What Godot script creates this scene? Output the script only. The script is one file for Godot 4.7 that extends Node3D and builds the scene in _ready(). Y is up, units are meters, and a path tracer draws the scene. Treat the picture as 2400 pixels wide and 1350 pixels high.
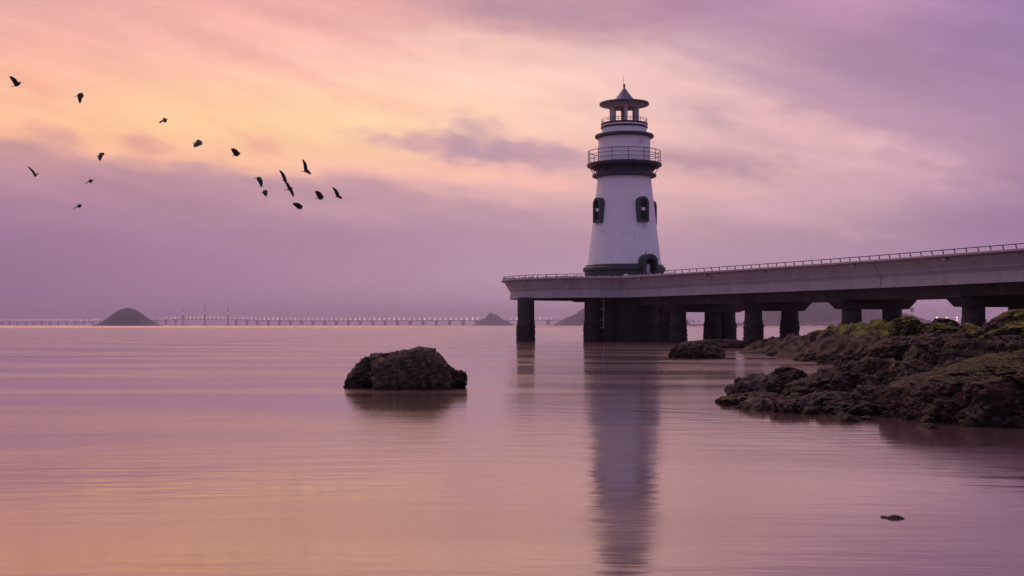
extends Node3D
# A lighthouse on a concrete pier at dusk, boulders on the shore, a long bridge across the bay. x right, y up, the camera looks along -z; "depth" below means -z.

const DECK := 5.2
var names := {}
var M := {}
var n_big: FastNoiseLite
var n_mid: FastNoiseLite
var n_fine: FastNoiseLite
var n_cell: FastNoiseLite
var n_block: FastNoiseLite
var n_sky: FastNoiseLite


# ---------------------------------------------------------------- mesh building
class Shape:
	var v := PackedVector3Array()
	var n := PackedVector3Array()
	var c := PackedColorArray()
	var tint := Color.WHITE

	func tri(a: Vector3, b: Vector3, d: Vector3, na: Vector3, nb: Vector3, nd: Vector3) -> void:
		if (b - a).cross(d - a).dot(na + nb + nd) > 0.0:
			v.append_array([a, d, b])
			n.append_array([na, nd, nb])
		else:
			v.append_array([a, b, d])
			n.append_array([na, nb, nd])
		c.append_array([tint, tint, tint])

	func quad(a: Vector3, b: Vector3, d: Vector3, e: Vector3, nn: Vector3) -> void:
		tri(a, b, d, nn, nn, nn)
		tri(a, d, e, nn, nn, nn)

	func quad4(a: Vector3, b: Vector3, d: Vector3, e: Vector3, na: Vector3, nb: Vector3, nd: Vector3, ne: Vector3) -> void:
		tri(a, b, d, na, nb, nd)
		tri(a, d, e, na, nd, ne)

	func box(t: Transform3D, s: Vector3) -> void:
		var h := s / 2.0
		for ax in 3:
			for sg in [-1.0, 1.0]:
				var nn := Vector3.ZERO
				nn[ax] = sg
				var p := []
				for k in [[-1, -1], [1, -1], [1, 1], [-1, 1]]:
					var q := Vector3.ZERO
					q[ax] = sg * h[ax]
					q[(ax + 1) % 3] = k[0] * h[(ax + 1) % 3]
					q[(ax + 2) % 3] = k[1] * h[(ax + 2) % 3]
					p.append(t * q)
				quad(p[0], p[1], p[2], p[3], (t.basis * nn).normalized())

	# a box with chamfered vertical and horizontal edges would be drawn by lathe or ring shapes; bar() is a box between two points
	func bar(a: Vector3, b: Vector3, w: float, h: float, up := Vector3.UP) -> void:
		var z := (b - a).normalized()
		if absf(z.dot(up)) > 0.98:
			up = Vector3.RIGHT
		var x := up.cross(z).normalized()
		var y := z.cross(x)
		box(Transform3D(Basis(x, y, z), (a + b) / 2.0), Vector3(w, h, (b - a).length()))

	func tube(path: Array, radii: Array, sides := 8, caps := true) -> void:
		var rings := []
		var dirs := []
		var x := Vector3.ZERO
		for i in path.size():
			var d: Vector3 = (path[mini(i + 1, path.size() - 1)] - path[maxi(i - 1, 0)]).normalized()
			if x == Vector3.ZERO:
				x = d.cross(Vector3.UP if absf(d.y) < 0.9 else Vector3.RIGHT).normalized()
			x = (x - d * x.dot(d)).normalized()
			var y := d.cross(x)
			var ring := []
			var dd := []
			for k in sides:
				var a := TAU * k / sides
				var o := x * cos(a) + y * sin(a)
				dd.append(o)
				ring.append(path[i] + o * radii[i])
			rings.append(ring)
			dirs.append(dd)
		for i in path.size() - 1:
			for k in sides:
				var q := (k + 1) % sides
				quad4(rings[i][k], rings[i + 1][k], rings[i + 1][q], rings[i][q], dirs[i][k], dirs[i + 1][k], dirs[i + 1][q], dirs[i][q])
		if caps:
			for e in [0, path.size() - 1]:
				var nn: Vector3 = (path[0] - path[1]).normalized() if e == 0 else (path[-1] - path[-2]).normalized()
				for k in range(1, sides - 1):
					tri(rings[e][0], rings[e][k], rings[e][k + 1], nn, nn, nn)

	# profile: [radius, height] from the bottom up along the outside; sharp between segments unless soft
	func lathe(profile: Array, segs := 48, soft := false) -> void:
		var m := profile.size()
		var pn := []
		for j in m - 1:
			var d := Vector2(profile[j + 1][0] - profile[j][0], profile[j + 1][1] - profile[j][1])
			pn.append(Vector2(d.y, -d.x).normalized())
		for j in m - 1:
			var lo: Vector2 = pn[j]
			var hi: Vector2 = pn[j]
			if soft:
				lo = (pn[maxi(j - 1, 0)] + pn[j]).normalized()
				hi = (pn[j] + pn[mini(j + 1, m - 2)]).normalized()
			for k in segs:
				var a := TAU * k / segs
				var b := TAU * (k + 1) / segs
				var u := Vector3(sin(a), 0, cos(a))
				var w := Vector3(sin(b), 0, cos(b))
				var y := Vector3.UP
				var p0: Vector3 = u * profile[j][0] + y * profile[j][1]
				var p1: Vector3 = u * profile[j + 1][0] + y * profile[j + 1][1]
				var p2: Vector3 = w * profile[j + 1][0] + y * profile[j + 1][1]
				var p3: Vector3 = w * profile[j][0] + y * profile[j][1]
				if profile[j + 1][0] > 1e-5:
					tri(p0, p1, p2, u * lo.x + y * lo.y, u * hi.x + y * hi.y, w * hi.x + y * hi.y)
				if profile[j][0] > 1e-5:
					tri(p0, p2, p3, u * lo.x + y * lo.y, w * hi.x + y * hi.y, w * lo.x + y * lo.y)
				elif profile[j + 1][0] <= 1e-5:
					pass

	# ni x nj points, smooth normals; out(p) points away from the solid
	func sheet(pts: PackedVector3Array, ni: int, nj: int, wrap_i: bool, hint: Vector3, from_axis := false, colors := PackedColorArray()) -> void:
		var nn := PackedVector3Array()
		nn.resize(ni * nj)
		for i in ni:
			for j in nj:
				var i0 := (i - 1 + ni) % ni if wrap_i else maxi(i - 1, 0)
				var i1 := (i + 1) % ni if wrap_i else mini(i + 1, ni - 1)
				var a := pts[i1 * nj + j] - pts[i0 * nj + j]
				var b := pts[i * nj + mini(j + 1, nj - 1)] - pts[i * nj + maxi(j - 1, 0)]
				var q := a.cross(b).normalized()
				var p := pts[i * nj + j]
				var want := Vector3(p.x - hint.x, 0, p.z - hint.z) if from_axis else hint
				nn[i * nj + j] = -q if q.dot(want) < 0.0 else q
		for i in (ni if wrap_i else ni - 1):
			var i2 := (i + 1) % ni
			for j in nj - 1:
				var k := [i * nj + j, i2 * nj + j, i2 * nj + j + 1, i * nj + j + 1]
				var at := v.size()
				quad4(pts[k[0]], pts[k[1]], pts[k[2]], pts[k[3]], nn[k[0]], nn[k[1]], nn[k[2]], nn[k[3]])
				if colors.size():
					for m in range(at, v.size()):
						for e in 4:
							if v[m] == pts[k[e]]:
								c[m] = colors[k[e]]
								break

	func mesh() -> ArrayMesh:
		var a := []
		a.resize(Mesh.ARRAY_MAX)
		a[Mesh.ARRAY_VERTEX] = v
		a[Mesh.ARRAY_NORMAL] = n
		a[Mesh.ARRAY_COLOR] = c
		var m := ArrayMesh.new()
		m.add_surface_from_arrays(Mesh.PRIMITIVE_TRIANGLES, a)
		return m


func numbered(called: String) -> String:
	var k: int = names.get(called, -1) + 1
	names[called] = k
	return called if k == 0 else "%s_%03d" % [called, k]


func obj(called: String, m: Mesh, mat: Material, parent: Node3D = null) -> MeshInstance3D:
	var o := MeshInstance3D.new()
	o.name = called if parent else numbered(called)
	o.mesh = m
	o.material_override = mat
	(parent if parent else self).add_child(o, true)
	return o


func tag(o: Node3D, label: String, category := "", group := "", kind := "") -> Node3D:
	o.set_meta("label", label)
	if category:
		o.set_meta("category", category)
	if group:
		o.set_meta("group", group)
	if kind:
		o.set_meta("kind", kind)
	return o


func thing(called: String, at: Vector3, label: String, category: String, group := "") -> Node3D:
	var o := Node3D.new()
	o.name = numbered(called)
	o.position = at
	add_child(o)
	return tag(o, label, category, group)


func structure(called: String, m: Mesh, mat: Material, label: String) -> MeshInstance3D:
	var o := obj(called, m, mat)
	tag(o, label, "", "", "structure")
	return o


func noise(kind: int, freq: float, octaves: int, sd: int) -> FastNoiseLite:
	var f := FastNoiseLite.new()
	f.noise_type = kind
	f.frequency = freq
	f.seed = sd
	f.fractal_type = FastNoiseLite.FRACTAL_FBM if octaves > 1 else FastNoiseLite.FRACTAL_NONE
	f.fractal_octaves = octaves
	return f


func lin(r: float, g: float, b: float) -> Color:
	return Color(r, g, b).linear_to_srgb()


func plain(r: float, g: float, b: float, rough := 0.8, metal := 0.0) -> StandardMaterial3D:
	var m := StandardMaterial3D.new()
	m.albedo_color = lin(r, g, b)
	m.roughness = rough
	m.metallic = metal
	return m


func ramp(stops: Array) -> Gradient:
	var g := Gradient.new()
	g.offsets = PackedFloat32Array(stops.map(func(s): return s[0]))
	g.colors = PackedColorArray(stops.map(func(s): return s[1]))
	return g


func noise_tex(f: FastNoiseLite, w: int, h: int, stops: Array, normal := 0.0) -> NoiseTexture2D:
	var t := NoiseTexture2D.new()
	t.width = w
	t.height = h
	t.seamless = true
	t.noise = f
	if stops.size():
		t.color_ramp = ramp(stops)
	if normal > 0.0:
		t.as_normal_map = true
		t.bump_strength = normal
	return t


# ---------------------------------------------------------------- sky
const COLS := [-22.48, -15.42, -7.85, 0.0, 7.85, 15.42, 22.48]
const ROWS_A := [5.8, 7.4, 9.12, 11.7, 14.25]
const ROWS_B := [0.0, 2.1, 4.2, 6.1, 7.6]
const TONE_A := [
	["f0af9b", "f8b9a0", "f8bca8", "f5bcb0", "e1b4b2", "d0a6b0", "ac86a3"],
	["fab498", "fdc09c", "fdc4a6", "fcc3b2", "e2b4b2", "d7acb4", "b089a5"],
	["fcc09b", "fecb9b", "fed2a5", "ffd0b6", "e4b9b6", "c39bac", "aa84a5"],
	["f6b6a3", "f7bba6", "fcc6b2", "facdbc", "deb6b8", "ac87a2", "9e7ca3"],
	["dea5a0", "efb0a6", "e8aaa4", "cd9ba0", "b287a0", "be91af", "9e7ca8"],
]
const TONE_B := [
	["9c7492", "ae85a0", "bf93a8", "caa2b6", "c8a2b8", "c49eb6", "c89eb6"],
	["9a7192", "aa7f9d", "b88ea6", "c29db0", "c09cb2", "ba96b0", "ae89ab"],
	["a07896", "ac829b", "b48aa0", "be96a7", "c09aa8", "b692a4", "a07ba0"],
	["b98c9b", "b88c9b", "c498a3", "d0a5ac", "d4acb2", "cda4b0", "ae87a3"],
	["c89698", "cd9e9e", "cda0a5", "cda5ac", "d0a8b0", "cda5b0", "b088a4"],
]
# clouds and gaps: azimuth, elevation, half width, half height (degrees), tilt, colour, share
const PUFFS := [
	[-16.7, 7.95, 1.3, 0.5, 10.0, "dfa096", 0.75], [-19.9, 8.05, 1.5, 0.42, 14.0, "d29c9a", 0.6], [-11.2, 8.1, 1.5, 0.5, 8.0, "f0a997", 0.7],
	[-21.0, 10.2, 1.9, 0.6, 20.0, "f9b096", 0.55], [-3.9, 8.3, 3.4, 0.75, 5.0, "cfa0a6", 0.8], [-1.3, 8.5, 2.4, 0.9, 9.0, "bf99a2", 0.6],
	[-2.0, 9.1, 1.0, 0.55, 16.0, "c59ea6", 0.5], [1.2, 7.75, 5.0, 0.8, 4.0, "bd97a6", 0.85], [9.4, 7.4, 4.2, 0.85, 6.0, "b9929f", 0.8],
	[9.4, 9.5, 2.2, 0.65, 8.0, "c09aa8", 0.75], [2.0, 6.5, 2.0, 0.45, 4.0, "fabcae", 0.7], [-3.0, 6.9, 4.0, 0.42, 3.0, "fcbfa8", 0.5],
	[8.2, 6.3, 2.6, 0.5, 8.0, "efb8b2", 0.6], [8.2, 10.9, 4.5, 0.8, 17.0, "f0c0bc", 0.6], [13.5, 8.6, 5.0, 0.8, 14.0, "e8b9bb", 0.75],
	[18.0, 6.7, 3.5, 0.6, 12.0, "d8abb4", 0.55], [-13.4, 12.6, 4.0, 0.45, 14.0, "e6a89f", 0.5], [-10.5, 11.4, 3.6, 0.4, 16.0, "efae9f", 0.3],
	[-6.0, 10.2, 4.0, 0.5, 12.0, "f8b7a2", 0.3], [1.2, 14.1, 5.0, 0.8, 6.0, "b78f9f", 0.85], [-9.5, 13.7, 4.5, 0.35, 14.0, "e2a5a0", 0.6],
	[-19.5, 13.0, 3.0, 0.45, 14.0, "e3a8a0", 0.5], [-3.0, 12.9, 4.0, 0.6, 10.0, "fbcbbb", 0.5], [14.0, 12.6, 6.0, 1.0, 18.0, "ab85a0", 0.55],
	[13.0, 10.6, 5.0, 0.45, 20.0, "b88fa8", 0.6], [5.5, 9.2, 3.0, 0.6, 14.0, "f3c2bb", 0.55], [19.0, 9.2, 4.0, 0.6, 20.0, "b28ca6", 0.5],
	[-8.0, 5.3, 4.0, 0.5, 5.0, "caa0a8", 0.6], [-14.0, 4.9, 5.0, 0.6, 4.0, "b28899", 0.5], [5.0, 4.6, 5.0, 0.5, 6.0, "d0a4ae", 0.45],
	[-1.0, 5.3, 3.5, 0.45, 5.0, "bf98a6", 0.6], [12.0, 5.0, 5.0, 0.5, 12.0, "dcaeb6", 0.5],
]
var tone_a := []
var tone_b := []
var puffs := []


func lin3(hex: String) -> Vector3:
	var c := Color(hex).srgb_to_linear()
	return Vector3(c.r, c.g, c.b)


func spline4(a: Vector3, b: Vector3, c: Vector3, d: Vector3, t: float) -> Vector3:
	return 0.5 * (2.0 * b + (c - a) * t + (2.0 * a - 5.0 * b + 4.0 * c - d) * t * t + (3.0 * b - a - 3.0 * c + d) * t * t * t)


func place_in(list: Array, x: float) -> float:
	if x <= list[0]:
		return 0.0
	for i in list.size() - 1:
		if x < list[i + 1]:
			return i + (x - list[i]) / (list[i + 1] - list[i])
	return list.size() - 1.0


func grid_tone(grid: Array, rows: Array, az: float, el: float) -> Vector3:
	var u := place_in(COLS, az)
	var w := place_in(rows, el)
	var i := int(u)
	var j := int(w)
	var out := []
	for dj in [-1, 0, 1, 2]:
		var r: Array = grid[clampi(j + dj, 0, rows.size() - 1)]
		var m := r.size() - 1
		out.append(spline4(r[clampi(i - 1, 0, m)], r[clampi(i, 0, m)], r[clampi(i + 1, 0, m)], r[clampi(i + 2, 0, m)], u - i))
	return spline4(out[0], out[1], out[2], out[3], w - j)


func sky_tone(az: float, el: float, fine: bool) -> Vector3:
	var wx := n_sky.get_noise_3d(az * 0.8, el * 2.4, 3.0) * 1.3
	var wy := n_sky.get_noise_3d(az * 0.7 + 40.0, el * 2.6 + az * 0.3, 9.0) * 0.55
	var a := clampf(az, -24.0, 24.0) + wx * 0.5
	var e := el + wy * smoothstep(0.5, 5.0, el) * (1.0 - smoothstep(13.0, 25.0, el))
	var edge: float = [7.9, 7.15, 6.88, 6.2, 5.55, 5.4, 6.3][clampi(roundi(place_in(COLS, a)), 0, 6)]
	var pl := place_in(COLS, a)
	var lo := int(pl)
	var es := [7.9, 7.15, 6.88, 6.2, 5.55, 5.4, 6.3]
	edge = lerpf(es[lo], es[mini(lo + 1, 6)], smoothstep(0.0, 1.0, pl - lo))
	var soft := lerpf(0.5, 1.5, smoothstep(-10.0, 8.0, a))
	var c := grid_tone(tone_b, ROWS_B, a, e).lerp(grid_tone(tone_a, ROWS_A, a, e), smoothstep(-soft, soft, e - edge))
	if fine:
		var wf := n_sky.get_noise_3d(az * 2.4, el * 5.5 + az * 0.8, 31.0)
		for p in puffs:
			var dx: float = az - p[0]
			var dy: float = el - p[1]
			if absf(dx) > p[2] * 1.9 or absf(dy) > p[2] * 0.5 + p[3] * 2.2:
				continue
			var x: float = (dx * p[7] - dy * p[8]) / p[2]
			var y: float = (dx * p[8] + dy * p[7]) / p[3]
			var d := sqrt(x * x + y * y) + wy * 1.1 + wx * 0.25 + wf * 0.4
			c = c.lerp(p[5], p[6] * (1.0 - smoothstep(0.15, 1.35, d)))
	var wisps := n_sky.get_noise_3d(az * 0.5 + el * 0.5, el * 2.5 + az * 0.4, 20.0)
	if fine:
		wisps += 0.5 * n_sky.get_noise_3d(az * 1.5 + el * 0.8, el * 6.5 + az * 1.2, 44.0)
	c *= 1.0 + 0.09 * wisps * smoothstep(1.0, 6.0, el)
	# the rest of the dome: dusk, cooler and a little darker away from the afterglow
	var round_ := smoothstep(22.5, 95.0, absf(az + 4.0))
	var over := smoothstep(14.0, 62.0, el)
	var far := lin3("917fa2").lerp(lin3("968cbc"), smoothstep(0.0, 30.0, el))
	c = c.lerp(far, round_)
	return c.lerp(lin3("a08ab0"), over)


func make_sky() -> ImageTexture:
	for r in TONE_A:
		tone_a.append(r.map(func(h): return lin3(h)))
	for r in TONE_B:
		tone_b.append(r.map(func(h): return lin3(h)))
	for p in PUFFS:
		puffs.append([p[0], p[1], p[2], p[3], p[4], lin3(p[5]), p[6], cos(deg_to_rad(p[4])), sin(deg_to_rad(p[4]))])
	n_sky = noise(FastNoiseLite.TYPE_SIMPLEX_SMOOTH, 0.32, 4, 11)
	var w := 4096
	var h := 2048
	var coarse := Image.create_from_data(512, 256, false, Image.FORMAT_RGBF, sky_block(512, 256, 0, 0, 512, 256, false))
	coarse.resize(w, h, Image.INTERPOLATE_CUBIC)
	var x0 := 1700
	var y0 := 790
	var bw := 696
	var bh := 246
	var window := Image.create_from_data(bw, bh, false, Image.FORMAT_RGBF, sky_block(w, h, x0, y0, bw, bh, true))
	coarse.blit_rect(window, Rect2i(0, 0, bw, bh), Vector2i(x0, y0))
	# a panorama begins and ends straight ahead (-z)
	var turned := Image.create_empty(w, h, false, Image.FORMAT_RGBF)
	turned.blit_rect(coarse, Rect2i(w / 2, 0, w / 2, h), Vector2i(0, 0))
	turned.blit_rect(coarse, Rect2i(0, 0, w / 2, h), Vector2i(w / 2, 0))
	return ImageTexture.create_from_image(turned)


func sky_block(w: int, h: int, x0: int, y0: int, bw: int, bh: int, fine: bool) -> PackedByteArray:
	var f := PackedFloat32Array()
	f.resize(bw * bh * 3)
	var k := 0
	for j in bh:
		var el := 90.0 - (y0 + j + 0.5) / h * 180.0
		for i in bw:
			var az := (x0 + i + 0.5) / w * 360.0 - 180.0
			var c := sky_tone(az, maxf(el, 0.0), fine)
			f[k] = c.x
			f[k + 1] = c.y
			f[k + 2] = c.z
			k += 3
	return f.to_byte_array()


# ---------------------------------------------------------------- start
func _ready() -> void:
	var cam := Camera3D.new()
	cam.name = "camera"
	cam.projection = Camera3D.PROJECTION_FRUSTUM
	cam.near = 0.1
	cam.far = 40000.0
	cam.size = 0.1 * 1350.0 / 2900.0
	cam.frustum_offset = Vector2(0, 0.1 * 87.0 / 2900.0)
	cam.position = Vector3(0, 1.6, 0)
	add_child(cam)
	var env := Environment.new()
	env.background_mode = Environment.BG_SKY
	var sm := PanoramaSkyMaterial.new()
	sm.panorama = make_sky()
	env.sky = Sky.new()
	env.sky.sky_material = sm
	env.tonemap_mode = Environment.TONE_MAPPER_LINEAR
	env.tonemap_exposure = 1.0
	env.sdfgi_enabled = true
	env.ssao_enabled = true
	env.ssil_enabled = true
	env.fog_enabled = true
	env.background_energy_multiplier = 1.1
	env.fog_density = 0.00013
	env.fog_light_color = Color(0.93, 0.86, 0.93)
	var we := WorldEnvironment.new()
	we.name = "world_environment"
	we.environment = env
	add_child(we)
	var sun := DirectionalLight3D.new()
	sun.name = "sun"
	sun.light_energy = 0.38
	sun.light_color = Color(1.0, 0.82, 0.7)
	sun.light_angular_distance = 50.0
	sun.shadow_enabled = true
	sun.rotation_degrees = Vector3(-42, -155, 0)
	add_child(sun)

	n_big = noise(FastNoiseLite.TYPE_SIMPLEX_SMOOTH, 0.9, 3, 21)
	n_mid = noise(FastNoiseLite.TYPE_SIMPLEX_SMOOTH, 3.2, 3, 22)
	n_fine = noise(FastNoiseLite.TYPE_SIMPLEX, 13.0, 2, 23)
	n_cell = noise(FastNoiseLite.TYPE_CELLULAR, 9.0, 1, 24)
	n_cell.cellular_return_type = FastNoiseLite.RETURN_DISTANCE
	n_block = noise(FastNoiseLite.TYPE_CELLULAR, 2.6, 1, 25)
	n_block.cellular_return_type = FastNoiseLite.RETURN_CELL_VALUE
	make_materials()
	build_water()
	build_shore()
	build_pier()
	build_lighthouse()
	build_far()
	build_boulders()
	build_birds()


func make_materials() -> void:
	var stain := noise(FastNoiseLite.TYPE_SIMPLEX_SMOOTH, 0.012, 5, 31)
	# concrete: mottled grey with faint vertical streaks
	var con := StandardMaterial3D.new()
	con.albedo_texture = noise_tex(stain, 512, 512, [[0.0, lin(0.27, 0.25, 0.257)], [0.35, lin(0.365, 0.348, 0.36)], [0.65, lin(0.39, 0.372, 0.385)], [1.0, lin(0.56, 0.53, 0.54)]])
	con.roughness = 0.85
	con.uv1_triplanar = true
	con.uv1_world_triplanar = true
	con.uv1_scale = Vector3(0.22, 0.03, 0.22)
	M.concrete = con
	var cap := con.duplicate()
	cap.albedo_texture = noise_tex(noise(FastNoiseLite.TYPE_SIMPLEX_SMOOTH, 0.03, 4, 32), 512, 512, [[0.0, lin(0.24, 0.2, 0.2)], [0.5, lin(0.36, 0.31, 0.32)], [1.0, lin(0.5, 0.44, 0.45)]])
	cap.uv1_scale = Vector3(0.5, 0.5, 0.5)
	M.coping = cap
	var dark := con.duplicate()  # same concrete under the deck, its shade put into a near-black colour
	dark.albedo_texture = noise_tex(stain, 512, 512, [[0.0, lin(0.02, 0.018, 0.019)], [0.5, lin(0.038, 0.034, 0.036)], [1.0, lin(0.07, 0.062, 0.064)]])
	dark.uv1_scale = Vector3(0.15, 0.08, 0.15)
	M.shaded_concrete = dark
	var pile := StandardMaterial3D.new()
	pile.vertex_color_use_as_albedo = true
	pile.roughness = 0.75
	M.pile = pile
	# painted render of the tower
	var white := StandardMaterial3D.new()
	white.albedo_texture = noise_tex(noise(FastNoiseLite.TYPE_SIMPLEX_SMOOTH, 0.02, 5, 33), 512, 512, [[0.0, lin(0.5, 0.47, 0.45)], [0.28, lin(0.76, 0.755, 0.76)], [1.0, lin(0.82, 0.82, 0.82)]])
	white.roughness = 0.7
	white.uv1_triplanar = true
	white.uv1_scale = Vector3(0.5, 0.07, 0.5)
	M.white = white
	M.navy = plain(0.022, 0.027, 0.043, 0.55)
	M.navy_soft = plain(0.05, 0.05, 0.075, 0.6)
	M.trim = plain(0.024, 0.046, 0.044, 0.55)
	M.roof = plain(0.16, 0.15, 0.2, 0.5, 0.2)
	M.soffit = plain(0.5, 0.47, 0.47, 0.8)
	M.rail = plain(0.03, 0.025, 0.035, 0.5, 0.3)
	M.rust = plain(0.16, 0.05, 0.03, 0.7)
	M.glass = plain(0.012, 0.012, 0.014, 0.7)
	M.void = plain(0.012, 0.012, 0.014, 0.9)  # near-black colour standing in for the unlit doorway interior
	M.fitting = plain(0.7, 0.7, 0.68, 0.5)
	M.door = plain(0.5, 0.43, 0.46, 0.7)
	M.pale_blue = plain(0.6, 0.68, 0.85, 0.8)
	M.steel = plain(0.35, 0.34, 0.36, 0.5, 0.3)
	M.bird = plain(0.006, 0.006, 0.007, 0.8)
	# rock: vertex colours for kind, noise for grain and crust
	var rock := StandardMaterial3D.new()
	rock.vertex_color_use_as_albedo = true
	rock.roughness = 0.62
	rock.metallic_specular = 0.28
	rock.albedo_texture = noise_tex(noise(FastNoiseLite.TYPE_SIMPLEX, 0.05, 4, 41), 512, 512, [[0.0, lin(0.25, 0.25, 0.25)], [0.4, lin(0.6, 0.6, 0.6)], [0.7, lin(0.95, 0.93, 0.9)], [1.0, lin(1.0, 1.0, 1.0)]])
	rock.uv1_triplanar = true
	rock.uv1_world_triplanar = true
	rock.uv1_scale = Vector3(1.1, 1.1, 1.1)
	var cells := noise(FastNoiseLite.TYPE_CELLULAR, 0.06, 3, 42)
	cells.fractal_type = FastNoiseLite.FRACTAL_FBM
	rock.heightmap_enabled = true
	rock.heightmap_texture = noise_tex(cells, 512, 512, [])
	rock.heightmap_scale = 12.0
	M.rock = rock
	M.hill = plain(0.06, 0.065, 0.06, 0.95)
	M.far_concrete = plain(0.1, 0.095, 0.1, 0.9)
	M.far_pale = plain(0.7, 0.66, 0.66, 0.9)
	M.lamp = StandardMaterial3D.new()
	M.lamp.emission_enabled = true
	M.lamp.emission = Color(1.0, 0.78, 0.5)
	M.lamp.emission_energy_multiplier = 6.8
	M.beacon = StandardMaterial3D.new()
	M.beacon.emission_enabled = true
	M.beacon.emission = Color(1.0, 0.35, 0.42)
	M.beacon.emission_energy_multiplier = 2.2


func build_water() -> void:
	var m := StandardMaterial3D.new()
	m.albedo_color = lin(0.3, 0.175, 0.16)
	m.metallic = 0.7
	m.metallic_specular = 0.5
	m.roughness = 0.19
	var lanes := noise(FastNoiseLite.TYPE_SIMPLEX_SMOOTH, 0.007, 3, 52)
	m.roughness_texture = noise_tex(lanes, 512, 512, [[0.0, Color(0.35, 0.35, 0.35)], [0.4, Color(0.6, 0.6, 0.6)], [0.65, Color(0.85, 0.85, 0.85)], [1.0, Color.WHITE]])
	m.roughness_texture_channel = BaseMaterial3D.TEXTURE_CHANNEL_RED
	var f := noise(FastNoiseLite.TYPE_SIMPLEX_SMOOTH, 0.02, 5, 51)
	f.fractal_gain = 0.55
	m.normal_enabled = true
	m.normal_texture = noise_tex(f, 2048, 2048, [], 6.0)
	m.normal_scale = 0.05
	m.uv1_triplanar = true
	m.uv1_world_triplanar = true
	m.uv1_scale = Vector3(1.0 / 90.0, 1.0, 1.0 / 20.0)
	var s := Shape.new()
	s.quad(Vector3(-14000, 0, 600), Vector3(14000, 0, 600), Vector3(14000, 0, -760), Vector3(-14000, 0, -760), Vector3.UP)
	structure("water", s.mesh(), m, "calm pink lit sea water blurred smooth, filling the bay")
	# farther out the wind ruffles the sea, so that it mirrors the sky higher up
	var r := m.duplicate()
	r.roughness = 0.36
	r.roughness_texture = null
	r.normal_enabled = false
	s = Shape.new()
	s.quad(Vector3(-14000, 0, -760), Vector3(14000, 0, -760), Vector3(14000, 0, -14000), Vector3(-14000, 0, -14000), Vector3.UP)
	structure("far_water", s.mesh(), r, "pale band of wind ruffled sea along the far horizon")


# ---------------------------------------------------------------- pier
const LIP := [[39.3, 36.0], [38.2, 46.0], [35.6, 59.5], [30.5, 73.7], [24.55, 89.0], [18.9, 101.0], [13.15, 112.2], [10.3, 117.8]]


func lip_line() -> Array:
	var out := []
	for i in LIP.size() - 1:
		var p := []
		for k in [-1, 0, 1, 2]:
			var q: Array = LIP[clampi(i + k, 0, LIP.size() - 1)]
			p.append(Vector3(q[0], 0, q[1]))
		for k in 8:
			var r := spline4(p[0], p[1], p[2], p[3], k / 8.0)
			out.append(Vector2(r.x, r.z))
	out.append(Vector2(10.3, 117.8))
	return out


# outward normals (map view: x right, depth up; the walk keeps the deck on its right)
func outward(line: Array) -> Array:
	var out := []
	for i in line.size():
		var d: Vector2 = (line[mini(i + 1, line.size() - 1)] - line[maxi(i - 1, 0)]).normalized()
		out.append(Vector2(-d.y, d.x))
	return out


func w3(p: Vector2, y: float) -> Vector3:
	return Vector3(p.x, y, -p.y)


# sweeps a closed section [[offset, height], ...] along line[a..b]
func sweep(s: Shape, line: Array, nor: Array, sec: Array, a: int, b: int, gap := 0.0) -> void:
	var m := sec.size()
	var at := func(i: int, j: int) -> Vector3:
		var p: Vector2 = line[i]
		if gap > 0.0 and i == a:
			p += (line[i + 1] - line[i]).normalized() * gap
		if gap > 0.0 and i == b:
			p += (line[i - 1] - line[i]).normalized() * gap
		return w3(p + nor[i] * sec[j][0], sec[j][1])
	for i in range(a, b):
		for j in m:
			var k := (j + 1) % m
			var e := Vector2(sec[k][0] - sec[j][0], sec[k][1] - sec[j][1]).normalized()
			var n0 := Vector3(nor[i].x * e.y, -e.x, -nor[i].y * e.y)
			var n1 := Vector3(nor[i + 1].x * e.y, -e.x, -nor[i + 1].y * e.y)
			s.quad4(at.call(i, j), at.call(i + 1, j), at.call(i + 1, k), at.call(i, k), n0, n1, n1, n0)
	var poly := PackedVector2Array(sec.map(func(q): return Vector2(q[0], q[1])))
	var tris := Geometry2D.triangulate_polygon(poly)
	for e in [a, b]:
		var d: Vector2 = (line[e + 1] - line[e]).normalized() * -1.0 if e == a else (line[e] - line[e - 1]).normalized()
		var nn := Vector3(d.x, 0, -d.y)
		for t in range(0, tris.size(), 3):
			s.tri(at.call(e, tris[t]), at.call(e, tris[t + 1]), at.call(e, tris[t + 2]), nn, nn, nn)


func slab(s: Shape, poly: PackedVector2Array, lo: float, hi: float) -> void:
	var t := Geometry2D.triangulate_polygon(poly)
	for i in range(0, t.size(), 3):
		var a := poly[t[i]]
		var b := poly[t[i + 1]]
		var c := poly[t[i + 2]]
		s.tri(w3(a, hi), w3(b, hi), w3(c, hi), Vector3.UP, Vector3.UP, Vector3.UP)
		s.tri(w3(a, lo), w3(b, lo), w3(c, lo), Vector3.DOWN, Vector3.DOWN, Vector3.DOWN)


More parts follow.
